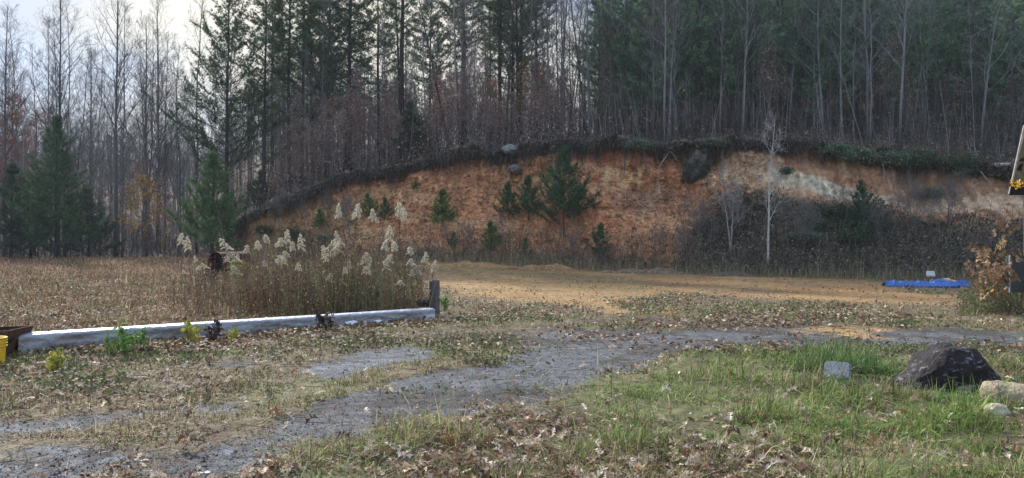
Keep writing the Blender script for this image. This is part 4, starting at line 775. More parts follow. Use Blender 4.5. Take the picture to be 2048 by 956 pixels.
# ------------------------------------------------------------------ goldenrod stand behind the wrapped beam
def goldenrod(seed, Hh=1.7, plume=.42, nst=1):
    r = np.random.default_rng(seed); root = empty('goldenrod'); sm = MB(); pm = MB(); lm = MB()
    for s in range(nst):
        off = np.array([r.normal(0, .10), r.normal(0, .1), 0]) if nst > 1 else np.zeros(3); ln = r.normal(0, .13, 2); h = Hh*r.uniform(.88, 1)
        t = np.linspace(0, 1, 8)[:, None]; path = off+np.concatenate([ln[None]*t**1.5*h, t*h], 1); tube(sm, path, np.linspace(.007, .003, 8), 4, (.14, .075, .05))
        n = 60; f = r.uniform(.25, .85, n); P = np.stack([np.interp(f, t[:, 0], path[:, i]) for i in range(3)], 1)+r.normal(0, .03, (n, 3)); leaves(lm, P, r.uniform(.03, .08, n), jit(pick([(.22, .17, .11), (.13, .09, .06), (.16, .17, .06)], [3, 3, 2], n, r), n, .2, r), 2, r=r)
        nb = 13; nod = r.choice([-1, 1])
        for b in range(nb):
            f = b/nb; z0 = h-plume*(1-f)*1.0; L = plume*.50*(1-f)**.8*r.uniform(.6, 1.1)+.03; az = b*2.4+r.uniform(-.5, .5); q = np.linspace(0, 1, 7)
            bx = np.stack([ln[0]*h*(z0/h)**1.5+off[0]+math.cos(az)*L*q, ln[1]*h*(z0/h)**1.5+off[1]+math.sin(az)*L*q, z0+L*(.75*q-.85*q*q)], 1)
            prisms(sm, bx[:-1], bx[1:], .0025, .002, (.25, .2, .15))
            k = int(50+150*L/plume); fq = r.uniform(.15, 1.05, k); P = np.stack([np.interp(fq, q, bx[:, i]) for i in range(3)], 1)+r.normal(0, .010, (k, 3)); P[:, 2] += .008
            leaves(pm, P, r.uniform(.012, .027, k), jit(pick([(.68, .64, .50), (.45, .41, .30), (.82, .79, .68)], [4, 2, 3], k, r), k, .08, r), 3, r=r)
    sm.build('stem', M_bark, root); lm.build('foliage', M_leafdry, root); pm.build('plume', M_plume, root); return root
gold = [goldenrod(i, 1.7, [.25, .33, .20, .28, .22, .17, .30][i], 1) for i in range(7)]
PL = [(362, 449, 21, 'leftmost white plume of the stand, leaning over the brown field'), (384, 458, 21.3, 'second plume at the left end of the stand beside the leftmost one'), (487, 488, 20), (500, 474, 19.5), (520, 482, 19), (545, 462, 20), (568, 450, 20.5, 'broad plume in front of the low end of the root mat'), (553, 496, 18),
      (607, 452, 19.5, 'tall pointed plume between the broad one and the tallest cluster'), (588, 482, 18.5), (625, 476, 19), (686, 404, 18, 'tallest plume of the stand, pale against the clay'), (700, 408, 18.4, 'right half of the tallest pair of plumes'), (750, 416, 19, 'small plume alone between the tall cluster and the far right one'),
      (797, 406, 19, 'tall curved plume nearest to the open orange clay'), (776, 432, 19.2), (810, 416, 19.3), (706, 462, 18, 'bright round plume below the tallest pair'), (640, 508, 18), (655, 492, 18.5), (672, 482, 19), (690, 510, 17.8), (712, 490, 18), (765, 482, 18, 'dense pointed plume right of the middle of the stand'),
      (752, 505, 17.8), (795, 484, 18.3, 'dense pointed plume left of the fence post'), (803, 512, 17.6), (835, 496, 18), (822, 528, 17.5), (856, 508, 17.8, 'plume just above and left of the fence post'), (845, 538, 17.5), (600, 520, 17.8), (575, 515, 18), (530, 515, 18.5), (640, 540, 17.2), (735, 520, 17.4), (478, 520, 18.5), (795, 560, 16.6), (515, 500, 19), (540, 475, 20.5), (596, 496, 18.5), (664, 470, 18.6), (728, 496, 18.2), (777, 506, 17.9), (812, 492, 18.4), (745, 530, 17.3), (690, 535, 17.2), (842, 522, 17.8)]
PL += [(408, 505, 27), (396, 524, 25), (455, 500, 26), (474, 506, 25), (442, 524, 24), (380, 540, 23)]
PL = [(t if len(t) == 4 else t+(None,)) for t in PL]
ONES = 'first second third fourth fifth sixth seventh eighth ninth tenth eleventh twelfth thirteenth fourteenth fifteenth sixteenth seventeenth eighteenth nineteenth twentieth'.split()
ORD = ONES+['twenty-'+w for w in ONES[:9]]+['thirtieth']+['thirty-'+w for w in ONES[:9]]+['fortieth']+['forty-'+w for w in ONES[:9]]+['fiftieth']+['fifty-'+w for w in ONES[:9]]
for k, (u, yt, d, lab) in enumerate(PL):
    top = EYE+(HOR-yt)/FPX*d; s = top/1.7; o = place(gold[k % 7 if yt > 430 else (4, 2)[k % 2]], u, d, s, lab or 'white fluffy seed head in the stand, %s from the left' % ORD[sorted(q[0]+q[1]/1e4 for q in PL).index(u+yt/1e4)], 'goldenrod', 'goldenrod gone to seed behind the beam', z=0)
    o.rotation_euler[0] = rng.normal(0, .05); o.rotation_euler[1] = rng.normal(0, .05); hs = .88*(.85 if yt > 500 else 1)*rng.uniform(.8, 1.2); o.scale = (hs, hs, s)
# stems, dead leaves and thin weeds of the stand
m = MB(); n = 2300; u = rng.triangular(330, 640, 875, n); d = rng.uniform(16.2, 25, n); x = (u-1024)/FPX*d; hh = rng.gamma(6, .15, n)*ci(u, [(330, .6), (480, .9), (700, 1.1), (880, .8)])
inb = y_line = 10.95+(x+7.2)*.948+.6; k = (d > y_line) & ~((u > 375) & (u < 480) & (rng.random(n) < .35)); x = x[k]; d = d[k]; hh = hh[k]; n = len(x)
b = np.stack([x, d, g_(x, d)], 1); t = b+np.stack([rng.normal(0, .14, n)*hh, rng.normal(0, .14, n)*hh, hh], 1); bc = jit(pick([(.18, .09, .06), (.28, .21, .15), (.12, .08, .07)], [4, 3, 2], n), n, .2); prisms(m, b, t, .006, .003, bc)
for _ in range(4): f = rng.uniform(.35, 1, (n, 1)); p = b*(1-f)+t*f; prisms(m, p, p+np.stack([rng.normal(0, .09, n), rng.normal(0, .09, n), rng.uniform(.02, .2, n)], 1), .003, .002, bc)
o = m.build('dry_stalks', M_bark); tag(o, 'thicket of dry reddish stalks below the white seed heads', 'stalks', kind='stuff')
m = MB(); nn = 9; f = rng.uniform(.1, 1, (n, nn, 1)); P = (b[:, None]*(1-f)+t[:, None]*f).reshape(-1, 3)+rng.normal(0, .04, (n*nn, 3)); leaves(m, P, rng.uniform(.03, .075, n*nn), jit(pick([(.17, .20, .07), (.22, .16, .10), (.12, .08, .06), (.40, .36, .10), (.30, .26, .20)], [4, 2.5, 3, 1.6, 1], n*nn), n*nn, .2), 2)
u = rng.triangular(560, 690, 830, 1500); d = rng.uniform(17, 20.5, 1500); x = (u-1024)/FPX*d; blades(m, np.stack([x, d, g_(x, d)], 1), rng.gamma(8, .10, 1500), .016, jit(pick([(.10, .14, .07), (.17, .19, .09)], [2, 1], 1500), 1500, .2), .25, 3)
o = m.build('stand_foliage', M_grass); tag(o, 'green and brown leaves and blades between the seed-head stalks', 'foliage', kind='stuff')
# leggy plants along the field edge of the beam
def weed(seed, Hh, col, lc, n=60):
    r = np.random.default_rng(seed); root = empty('weed'); S = []; P = []
    for s in range(4):
        d = unit(np.array([r.normal(0, .22), r.normal(0, .22), 1.])); p = np.array([r.normal(0, .03), r.normal(0, .03), 0.]); h = Hh*r.uniform(.6, 1)
        for k in range(4):
            q = p+unit(d+r.normal(0, .08, 3))*h/4; S.append((p, q, .005, .004)); p = q; P.append(q)
            if k > 0: e = q+unit(d+r.normal(0, .5, 3))*h*.2; S.append((q, e, .003, .002)); P.append(e)
    m = MB(); finish_segments(m, S, col, r, minr=.003); m.build('stem', M_bark, root); P = np.array(P); m = MB(); leaves(m, P[r.integers(0, len(P), n)]+r.normal(0, .03, (n, 3)), r.uniform(.04, .10, n), jit(pick(lc[0], lc[1], n, r), n, .15, r), 1.8, r=r); m.build('foliage', M_grass, root); return root
w_green = weed(3, .42, (.10, .14, .05), ([(.13, .24, .06), (.20, .32, .09)], [2, 1]), 150); w_yel = weed(4, .24, (.2, .2, .06), ([(.42, .42, .07), (.25, .30, .06), (.5, .38, .08)], [3, 2, 1]), 110)
w_red = weed(5, .75, (.16, .07, .05), ([(.20, .10, .06), (.13, .08, .05)], [1, 1]), 30); w_dark = weed(6, .3, (.06, .045, .04), ([(.05, .035, .03), (.09, .06, .05)], [2, 1]), 90)
for pr, u, y, s, lab in [(w_green, 250, 712, 1.0, 'leafy green weed in front of the wrapped beam, left one'), (w_green, 222, 716, .75, 'shorter leafy green weed just left of the taller one by the beam'), (w_green, 282, 705, .85, 'spiky green weed leaning on the wrapped beam'), (w_yel, 378, 690, 1.2, 'bright yellow-green weed in front of the beam middle'), (w_yel, 470, 562, 3.0, 'yellow-leaved weed standing in front of the rusty pipe'), (w_dark, 425, 570, 2.2, 'dark withered weed in front of the rusty pipe'), (w_red, 400, 575, 1.6, 'thin reddish weed at the left of the rusty pipe'), (w_yel, 470, 688, .8, 'small yellow weed right of the bright one by the beam'),
                         (w_yel, 112, 748, 1.0, 'yellow-green weed in the litter left below the beam'), (w_dark, 428, 690, 1.2, 'dark withered weed in front of the beam middle'), (w_dark, 652, 668, 1.4, 'dark withered weed standing against the right part of the beam'), (w_green, 890, 622, .9, 'green weed at the right side of the fence post'),
                         (w_red, 392, 640, 1.0, 'thin reddish weed behind the beam, left of two'), (w_red, 500, 636, 1.2, 'thin reddish weed behind the beam below the pipe'), (w_red, 540, 632, 1.3, 'tall thin reddish weed behind the middle of the beam'), (w_red, 655, 624, 1.2, 'thin reddish weed behind the right part of the beam'), (w_red, 60, 705, .8, 'thin reddish weed in front of the left end of the beam'), (w_red, 455, 640, .9, 'short reddish weed behind the beam middle')]:
    p = gp(u, y); o = pr if pr.name not in PLACED else copy_tree(pr); PLACED.add(pr.name); o.location = p; o.scale = (s,)*3; o.rotation_euler = (0, 0, rng.uniform(0, 6)); tag(o, lab, 'weed', 'single weeds round the beam')

# ------------------------------------------------------------------ rusty pipe in the weeds
def rust_mat(name, a, b, rough=.75, metal=.2):
    def ex(t, g, col, p):
        n = N(t, 'ShaderNodeTexNoise'); n.inputs['Scale'].default_value = 5; n.inputs['Detail'].default_value = 8; t.links.new(g.outputs['Object'], n.inputs['Vector'])
        r = N(t, 'ShaderNodeValToRGB'); r.color_ramp.elements[0].position = .35; r.color_ramp.elements[0].color = a+(1,); r.color_ramp.elements[1].position = .62; r.color_ramp.elements[1].color = b+(1,); t.links.new(n.outputs[0], r.inputs[0]); return r.outputs[0]
    return material(name, rough, .5, 30, .2, 5, metal=metal, extra=ex)
M_rust = rust_mat('rusty_steel', (.012, .011, .012), (.075, .032, .022))
root = empty('steel_pipe', ((432-1024)/FPX*38, 38, .05), math.radians(-30)); tag(root, 'rusty open steel pipe lying on its side in the weeds left of the seed heads', 'pipe')
def pipe_mesh(R, Rin, L, k=40):
    th = np.linspace(0, 2*math.pi, k, endpoint=False); V = []; 
    for (yy, rr) in [(0, R), (L, R), (L, Rin), (0, Rin)]: V.append(np.stack([np.cos(th)*rr, np.full(k, yy), np.sin(th)*rr], 1))
    V = np.concatenate(V); F = []
    for a in range(4):
        b = (a+1) % 4
        for i in range(k): j = (i+1) % k; F += [(a*k+i, b*k+i, b*k+j), (a*k+i, b*k+j, a*k+j)]
    m = MB(); m.add(V, F, (.1, .05, .03)); return m
o = pipe_mesh(.60, .575, 1.7).build('barrel', M_rust, root, smooth=False); o.location = (0, 0, .60)
o = pipe_mesh(.615, .60, .05).build('rim', rust_mat('rim_rust', (.10, .04, .025), (.26, .09, .05)), root); o.location = (0, -.02, .60)
o = pipe_mesh(.612, .60, .04).build('rim', M_rust, root); o.location = (0, 1.1, .60)
th = np.linspace(0, 2*math.pi, 40, endpoint=False); m = MB(); m.add(np.concatenate([np.stack([np.cos(th)*.575, th*0+1.66, np.sin(th)*.575], 1), [(0, 1.68, 0)]]), [(i, (i+1) % 40, 40) for i in range(40)], (.03, .02, .02)); o = m.build('end_plate', M_rust, root); o.location = (0, 0, .60)

# ------------------------------------------------------------------ plastic wrapped beam
A = np.array([-7.15, 10.95]); B = np.array([-1.72, 16.2]); Lb = float(np.linalg.norm(B-A))
root = empty('wrapped_beam', (A[0], A[1], 0), math.atan2(B[1]-A[1], B[0]-A[0])); tag(root, 'long low beam wrapped in shiny silvery plastic lying beside the brown field', 'beam')
nl = 420; prof = np.array([(-.13, -.03), (-.13, .06), (-.13, .13), (-.13, .19), (-.128, .245), (-.115, .272), (-.06, .285), (.0, .290), (.08, .292), (.13, .27), (.135, .10), (.13, -.03)])
t = np.linspace(0, 1, nl); sidx = np.linspace(0, len(prof)-1, 40); pr = np.stack([np.interp(sidx, np.arange(len(prof)), prof[:, i]) for i in range(2)], 1)
XX = np.repeat(t[:, None]*Lb, 40, 1); YY = np.repeat(pr[None, :, 0], nl, 0); ZZ = np.repeat(pr[None, :, 1], nl, 0)*(1.10-.22*t[:, None])
S_ = np.repeat(np.linspace(0, 1, 40)[None], nl, 0)
w = .018*fbm(XX*2.5, S_*5, 4, 3)+.03*(np.abs(fbm(XX*1.4+S_*3, S_*4-XX*.8, 3, 12))*-1.6+.25)+.008*fbm(XX*16, S_*20, 2, 9)
front = np.clip(1-np.abs(S_-.2)*4, 0, 1)
YY = YY-w*1.3*(.3+front); ZZ = ZZ+w*.18*(S_ > .3)
cl_ = np.tile(np.array([.32, .36, .45]), XX.shape+(1,)); cl_ = lerp(cl_, (.30, .31, .335), smooth(.42, .34, S_)*.95); cl_ = lerp(cl_, (.21, .195, .19), smooth(.0, .14, fbm(XX*1.3, S_*5, 4, 44))*(S_ < .38)*.8)  # light painted in: top paler and bluer, front greyer
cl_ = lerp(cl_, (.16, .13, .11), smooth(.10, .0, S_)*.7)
m = MB(); m.add(np.stack([XX, YY, ZZ], -1), grid_faces(nl, 40)[:, ::-1], cl_.reshape(-1, 3))
for e in (0, nl-1):
    ring = np.stack([XX[e], YY[e], ZZ[e]], 1); cen = ring.mean(0); m.add(np.concatenate([ring, [cen]]), [(i, i+1, 40) for i in range(39)], (.5, .52, .55))
M_film = material('plastic_film', .5, .8, 9, .15, 3, spec=.5, metal=.3); wrap = m.build('plastic_wrap', M_film, root, smooth=True)
M_tag = material('printed_label', .5, 0, 1, .05, 4)
m = MB(); x0 = Lb-.30; m.add([(x0, -.165, .03), (Lb-.03, -.165, .03), (Lb-.03, -.160, .14), (x0, -.160, .14), (x0, -.15, .03), (Lb-.03, -.15, .03), (Lb-.03, -.148, .14), (x0, -.148, .14)], [(0, 1, 2), (0, 2, 3), (4, 6, 5), (4, 7, 6), (0, 4, 5), (0, 5, 1), (3, 2, 6), (3, 6, 7), (0, 3, 7), (0, 7, 4), (1, 5, 6), (1, 6, 2)], (.55, .57, .60))
r_ = np.random.default_rng(4); 
for i in range(5): xa = x0+.03+i*.048; wd = .012+.016*r_.random(); hh_ = .02+.018*r_.random(); m.add([(xa, -.167, .035), (xa+wd, -.167, .035), (xa+wd, -.1668, .035+hh_), (xa, -.1668, .035+hh_)], [(0, 1, 2), (0, 2, 3)], (.03, .03, .03))
o = m.build('label', M_tag, wrap); o['label'] = 'small pale tag with dark marks near the right end'
m = MB(); 
for (xx_, zz_, s) in [(4.65, .10, .13), (5.35, .12, .16), (6.0, .10, .11)]:
    P = np.array([(0, 0, 0), (1.2, -.1, .15), (1.6, -.3, .0), (.9, -.35, -.35), (.1, -.15, -.25)])*s+np.array([xx_, -.15, zz_]); m.add(np.concatenate([P, P+np.array([0, .012, 0])]), [(0, 2, 1), (0, 3, 2), (0, 4, 3), (5, 6, 7), (5, 7, 8), (5, 8, 9)], (.7, .72, .76))
m.build('torn_flap', M_film, wrap)

# ------------------------------------------------------------------ fence post and the dark timber behind it
p = gp(871, 633); root = empty('fence_post', p); tag(root, 'short weathered grey wooden post at the right end of the wrapped beam', 'post')
def post_mesh(R, h0, h1, seed, col, k=26, tilt=0):
    r = np.random.default_rng(seed); th = np.linspace(0, 2*math.pi, k, endpoint=False); zs = np.linspace(h0, h1, 22); gro = .16*np.maximum(0, fbm(th*3.2+seed, th*0, 3, seed)*-2.4)+.0
    V = []; cs = []
    for z in zs:
        rr = R*(1-gro)*(1+.05*fbm(th*4, th*0+z*3, 3, seed))*(1.03 if z < .2 else 1); V.append(np.stack([np.cos(th)*rr+tilt*z, np.sin(th)*rr, th*0+z], 1)); cs.append(lerp(np.tile(np.array(col), (k, 1)), (.03, .028, .028), np.clip(gro*6+.5*fbm(th*7, th*0+z*.8, 2, seed+5), 0, 1)))
    V = np.concatenate(V+[np.array([[tilt*h1, 0, h1-.01]])]); cs = np.concatenate(cs+[np.array([[.26, .25, .25]])]); F = []
    for i in range(21):
        for j in range(k): q = (j+1) % k; F += [(i*k+j, i*k+q, (i+1)*k+q), (i*k+j, (i+1)*k+q, (i+1)*k+j)]
    for j in range(k): F.append((21*k+j, 21*k+(j+1) % k, 22*k))
    cs[21*k:22*k] = (.24, .235, .24); V[21*k:22*k, 2] += .012*r.normal(size=k); m = MB(); m.add(V, F, cs); return m
post_mesh(.092, -.2, .83, 3, (.14, .125, .125), tilt=.0).build('post', M_wood, root, smooth=False)
o = post_mesh(.07, .10, .80, 8, (.095, .09, .085), tilt=-.01).build('split_slab', M_wood, root, smooth=False); o.location = (-.065, .05, 0)
m = MB(); tube(m, [(-.95, 0, .13), (-.4, .02, .13), (.1, 0, .14), (.35, 0, .14)], [.12, .13, .12, .11], 10, (.055, .05, .042), rough=.06); o = m.build('timber', M_wood); o.location = gp(852, 622)+np.array([-.2, .45, .05]); o.rotation_euler = (0, 0, .15); tag(o, 'dark mossy log lying in the weeds just left of the fence post', 'log')

# ------------------------------------------------------------------ bucket and rusty box at the left edge
M_yel = material('yellow_plastic', .45, .1, 10, .08, 4, spec=.4)
p = gp(-15, 736); root = empty('bucket', p); tag(root, 'yellow ribbed plastic bucket cut by the left edge of the photo', 'bucket')
def lathe(prof, k=40, col=(.6, .4, .02)):
    th = np.linspace(0, 2*math.pi, k, endpoint=False); V = np.concatenate([np.stack([np.cos(th)*r, np.sin(th)*r, th*0+z], 1) for r, z in prof]); F = []
    for a in range(len(prof)-1):
        for i in range(k): j = (i+1) % k; F += [(a*k+i, a*k+j, (a+1)*k+j), (a*k+i, (a+1)*k+j, (a+1)*k+i)]
    m = MB(); m.add(V, F, col); return m
YC = (.78, .50, .02)
shell = lathe([(.0, .0), (.13, .0), (.135, .02), (.148, .27), (.150, .28), (.143, .28), (.128, .015), (0, .012)], col=YC).build('shell', M_yel, root, smooth=False)
for z_ in (.268, .305, .342): lathe([(.148, z_), (.165, z_+.002), (.166, z_+.010), (.150, z_+.014), (.150, z_+.036), (.142, z_+.036), (.142, z_), (.148, z_)], col=YC).build('rib', M_yel, shell, smooth=False)
lathe([(.142, .372), (.168, .374), (.168, .385), (.158, .39), (.142, .388), (.142, .372)], col=YC).build('rim', M_yel, root, smooth=True)
m = MB(); a = np.linspace(0, math.pi, 14); tube(m, np.stack([np.cos(a)*.172, -.03-np.sin(a)*.13, .30-.10*np.sin(a)], 1), .0028, 5, (.5, .5, .5)); m.build('handle', material('wire', .4, metal=.8), root)
m = MB(); leaves(m, np.array([(.10, -.13, .24), (.12, -.10, .17)]), np.array([.12, .10]), np.array([(.3, .17, .09), (.25, .13, .07)]), 1.5, OAK); 
p2 = gp(2, 728); root = empty('rusty_box', (p2[0]-.86, p2[1]+.55, 0), .12); tag(root, 'open rusty brown steel box behind the yellow bucket at the left edge', 'box')
M_rust2 = rust_mat('brown_rust', (.05, .03, .022), (.15, .085, .05), .85, 0)
def slab(m, a, b, c, d, th, col):
    a, b, c, d = [np.array(v, float) for v in (a, b, c, d)]; n = unit(np.cross(b-a, d-a))*th; V = np.array([a, b, c, d, a+n, b+n, c+n, d+n]); m.add(V, [(0, 2, 1), (0, 3, 2), (4, 5, 6), (4, 6, 7), (0, 1, 5), (0, 5, 4), (1, 2, 6), (1, 6, 5), (2, 3, 7), (2, 7, 6), (3, 0, 4), (3, 4, 7)], col)
bx = [(-.55, -.25), (.55, -.25), (.55, .25), (-.55, .25)]; tx = [(-.66, -.32), (.72, -.32), (.72, .34), (-.66, .34)]; m = MB()
hb = [.36, .40, .40, .36]
for i in range(4): j = (i+1) % 4; m = MB(); slab(m, bx[i]+(.0,), bx[j]+(.0,), tx[j]+(hb[j],), tx[i]+(hb[i],), .012, (.1, .05, .03)); m.build('side_panel', M_rust2, root)
m = MB(); slab(m, bx[0]+(.01,), bx[1]+(.01,), bx[2]+(.01,), bx[3]+(.01,), .01, (.1, .05, .03)); m.build('floor_panel', M_rust2, root)
for i in range(4): j = (i+1) % 4; m = MB(); tube(m, [tx[i]+(hb[i]+.006,), tx[j]+(hb[j]+.006,)], .012, 6, (.25, .2, .16)); m.build('rim', M_rust2, root)

# ------------------------------------------------------------------ rocks of the right foreground
def lichen(t, g, col, p):
    n = N(t, 'ShaderNodeTexNoise'); n.inputs['Scale'].default_value = 7; n.inputs['Detail'].default_value = 10; n.inputs['Roughness'].default_value = .72; n.inputs['Distortion'].default_value = .8
    mpn = N(t, 'ShaderNodeMapping'); mpn.inputs['Scale'].default_value = (1, 1, 1.6); mpn.inputs['Rotation'].default_value = (0, .7, 0); t.links.new(g.outputs['Object'], mpn.inputs[0]); t.links.new(mpn.outputs[0], n.inputs['Vector'])
    r = N(t, 'ShaderNodeMapRange'); r.inputs[1].default_value = .55; r.inputs[2].default_value = .64; t.links.new(n.outputs[0], r.inputs[0])
    mx_ = N(t, 'ShaderNodeMix', data_type='RGBA'); t.links.new(r.outputs[0], mx_.inputs[0]); t.links.new(col, mx_.inputs[6]); mx_.inputs[7].default_value = (.26, .25, .27, 1); return mx_.outputs[2]
M_dark = material('dark_lichen_rock', .8, .9, 18, .5, 5, extra=lichen)
def ridge_rock(name, sx, sh, depth, seed, col, mat, nx=110, ny=60, jag=1.0):
    """rock whose long silhouette follows sh(x); rounded in depth"""
    x = np.linspace(sx[0], sx[1], nx); a = np.linspace(0, math.pi, ny); X, Aa = np.meshgrid(x, a, indexing='ij'); Hh = sh(X); dp = depth(X)
    ce = np.sign(np.cos(Aa))*np.abs(np.cos(Aa))**.75; se = np.sin(Aa)**.7
    Yy = -ce*dp; Zz = se*Hh; n = fbm(X*3+seed, Yy*3+Zz*2, 4, seed); n2 = fbm(X*8+seed, Zz*8+Yy*5, 3, seed+9); k = np.minimum(1, Hh/.1)*jag
    Yy = Yy+(n*.30+n2*.10)*k*np.sign(Yy)*(-1)*-1*.6; Zz = Zz+(n*.14+n2*.07)*k*se-.05
    m = MB(); V = np.stack([X+.06*n*k, Yy, Zz], -1); m.add(V, grid_faces(nx, ny)[:, ::-1], jit(np.tile(col, (X.size, 1)), X.size, .08)); return m.build(name, mat, smooth=True)
p = gp(1905, 786); o = ridge_rock('boulder', (-.60, .68), lambda x: ci(x, [(-.60, .0), (-.55, .14), (-.40, .22), (-.28, .33), (-.14, .49), (-.03, .55), (.08, .55), (.20, .50), (.34, .38), (.48, .25), (.60, .14), (.68, 0)]), lambda x: ci(x, [(-.60, .02), (-.3, .25), (0, .42), (.3, .38), (.68, .03)]), 4, (.022, .019, .022), M_dark)
o.location = p+np.array([.05, .25, 0]); o.scale = (1.06, 1.05, 1.04); tag(o, 'big black boulder with pale lichen patches in the right foreground', 'boulder')
M_tanrock = material('tan_rock', .85, .8, 16, .35, 5)
p = gp(2040, 822); o = ridge_rock('flat_rock', (-.36, .75), lambda x: ci(x, [(-.36, .0), (-.34, .11), (-.28, .15), (0, .16), (.4, .14), (.7, .10), (.75, 0)]), lambda x: ci(x, [(-.36, .02), (-.28, .17), (0, .27), (.5, .26), (.75, .02)]), 14, (.30, .25, .175), M_tanrock, jag=.4)
o.location = p+np.array([.13, .22, .12]); o.rotation_euler = (.1, .12, -.12); tag(o, 'flat tan rock cut by the right edge, in front of the black boulder', 'rock')
p = gp(2040, 822); o = ridge_rock('rock', (-.28, .7), lambda x: ci(x, [(-.28, .0), (-.15, .10), (.1, .15), (.5, .15), (.7, 0)]), lambda x: ci(x, [(-.28, .02), (0, .18), (.4, .2), (.7, .02)]), 21, (.10, .085, .07), M_tanrock)  # separate darker piece below the flat rock
o.location = p+np.array([.08, .26, 0.02]); tag(o, 'darker piece forming the underside of the flat tan rock', 'rock')
p = gp(1999, 838); o = blob('b', (.125, .10, .085), 31, (.40, .36, .28), M_tanrock, .22, 3).build('stone', M_tanrock, smooth=False); o.location = p+np.array([0, .05, .055]); tag(o, 'small pale stone in the grass below the flat tan rock', 'stone')
# concrete block
M_conc = material('concrete', .8, .5, 40, .2, 8)
p = gp(1684, 772); m = MB(); w_, d_, h_ = .15, .15, .26
import bmesh
bm = bmesh.new(); bmesh.ops.create_cube(bm, size=1.0)
for v in bm.verts: v.co.x *= 2*w_*(1 if v.co.z < 0 else .93); v.co.y *= 2*d_; v.co.z = (v.co.z+.5)*h_-(.045 if (v.co.z > 0 and v.co.y < 0) else 0)
bmesh.ops.bevel(bm, geom=bm.edges[:], offset=.015, segments=2, affect='EDGES'); bmesh.ops.subdivide_edges(bm, edges=bm.edges[:], cuts=3, use_grid_fill=True); bmesh.ops.triangulate(bm, faces=bm.faces[:])
V = np.array([v.co[:] for v in bm.verts]); V += .006*np.stack([fbm(V[:, 1]*20, V[:, 2]*20, 3, 2), fbm(V[:, 0]*20, V[:, 2]*20, 3, 5), fbm(V[:, 0]*20, V[:, 1]*20, 3, 7)], 1); F = [[v.index for v in f.verts] for f in bm.faces]; bm.free(); m.add(V, F, jit((.15, .17, .195), len(V), .05))
o = m.build('concrete_block', M_conc); o.location = p+np.array([0, .14, -.05]); o.rotation_euler = (.42, .03, -.42); tag(o, 'grey-blue square concrete block sitting in long green grass', 'block')
# long grass clumps
def clump(name, u, y, R, n, h, cols, label, w=.009, lean=1.25, inner=0):
    p = gp(u, y); r = np.random.default_rng(int(u*7+y)); m = MB(); a = r.uniform(0, 6.28, n); q = inner+(R-inner)*np.sqrt(r.random(n)); P = np.stack([np.cos(a)*q, np.sin(a)*q*.8, q*0], 1); blades(m, P, r.gamma(5, h/5, n), w, jit(pick(cols[0], cols[1], n, r), n, .15, r), lean, 5, r, .62); o = m.build(name, M_grass); o.location = p; tag(o, label, 'grass clump'); return o
GC = ([(.09, .17, .05), (.15, .25, .07), (.06, .11, .04), (.35, .33, .18)], [4, 3, 2, .8])
clump('grass_clump', 1650, 752, .34, 1500, .26, GC, 'long green grass clump at the left of the concrete block')
clump('grass_clump', 1738, 756, .30, 1200, .25, GC, 'long green grass clump at the right of the concrete block')
clump('grass_clump', 1684, 735, .40, 1300, .27, GC, 'long green grass clump behind the concrete block')
clump('grass_clump', 1680, 784, .22, 350, .13, GC, 'short grass fringe in front of the concrete block')
clump('grass_clump', 1825, 805, .24, 420, .15, ([(.22, .22, .09), (.40, .34, .22), (.13, .18, .05)], [3, 3, 3]), 'mixed straw and green clump at the left foot of the black boulder', .006, .5)
clump('grass_clump', 1940, 812, .34, 900, .16, ([(.12, .24, .06), (.18, .30, .08)], [2, 1]), 'bright green clump between the black boulder and the flat tan rock', .009)
clump('grass_clump', 870, 862, .22, 420, .11, ([(.26, .32, .08), (.36, .34, .14)], [2, 1]), 'yellow-green tuft at the edge of the dark track')
clump('grass_clump', 1370, 800, .5, 900, .17, ([(.17, .26, .07), (.24, .32, .10), (.4, .36, .22)], [3, 2, 2]), 'green tuft on the rise beside the track')

# ------------------------------------------------------------------ tarp, clods on it, white lid
M_tarp = material('blue_tarp', .45, .25, 25, .12, 5, spec=.5)
nx_, ny_ = 190, 46; a, b = np.meshgrid(np.linspace(0, 1, nx_), np.linspace(-1, 1, ny_), indexing='ij'); Lt = 3.15
wid = .48*ci(a, [(0, .35), (.06, .7), (.15, 1), (.45, 1.1), (.52, .9), (.60, 1.1), (.75, 1), (.85, .55), (.95, .6), (1, .3)])*(1+.35*fbm(a*9, a*0+b, 3, 2))
xx = a*Lt+.06*fbm(a*6, b*3, 3, 5)*np.abs(b); yy = b*wid
ed = 1-np.abs(b)**2.5
hh = .62*ed*(.10+.12*ci(a, [(0, 0), (.1, .9), (.2, .5), (.45, .4), (.53, .1), (.6, .9), (.7, 1.1), (.8, .2), (.95, .6), (1, .1)]))+.30*ed*np.abs(fbm(a*13+b*1.2, b*2.5-a*4, 3, 8))*1.3+.05*fbm(a*40, b*8, 2, 4)*ed
top = np.stack([xx, yy, hh+.02], -1); m = MB(); m.add(top, grid_faces(nx_, ny_)[:, ::-1], jit(np.tile((.018, .105, .40), (a.size, 1)), a.size, .06)); bot = top.copy(); bot[..., 2] -= .015; m.add(bot, grid_faces(nx_, ny_), (.015, .12, .5))
o = m.build('tarp', M_tarp, smooth=True); p = gp(1768, 574); o.location = p+np.array([0, 0, .01]); o.rotation_euler = (0, 0, -.02); tag(o, 'crumpled bright blue tarp lying on the clay ground', 'tarp')
for (dx, dz, s, lab) in [(2.50, .22, .13, 'smaller pale tan clod at the back of the blue tarp'), (2.68, .10, .20, 'larger pale tan clod on the right part of the blue tarp')]:
    o = blob('b', (s*1.3, s, s*.7), int(dx*10), (.55, .42, .27), M_tanrock, .35, 3).build('clod', M_tanrock); o.location = p+np.array([dx, .25, dz]); tag(o, lab, 'clod')
d = 34.0; x = (1862-1024)/FPX*d; m = MB()
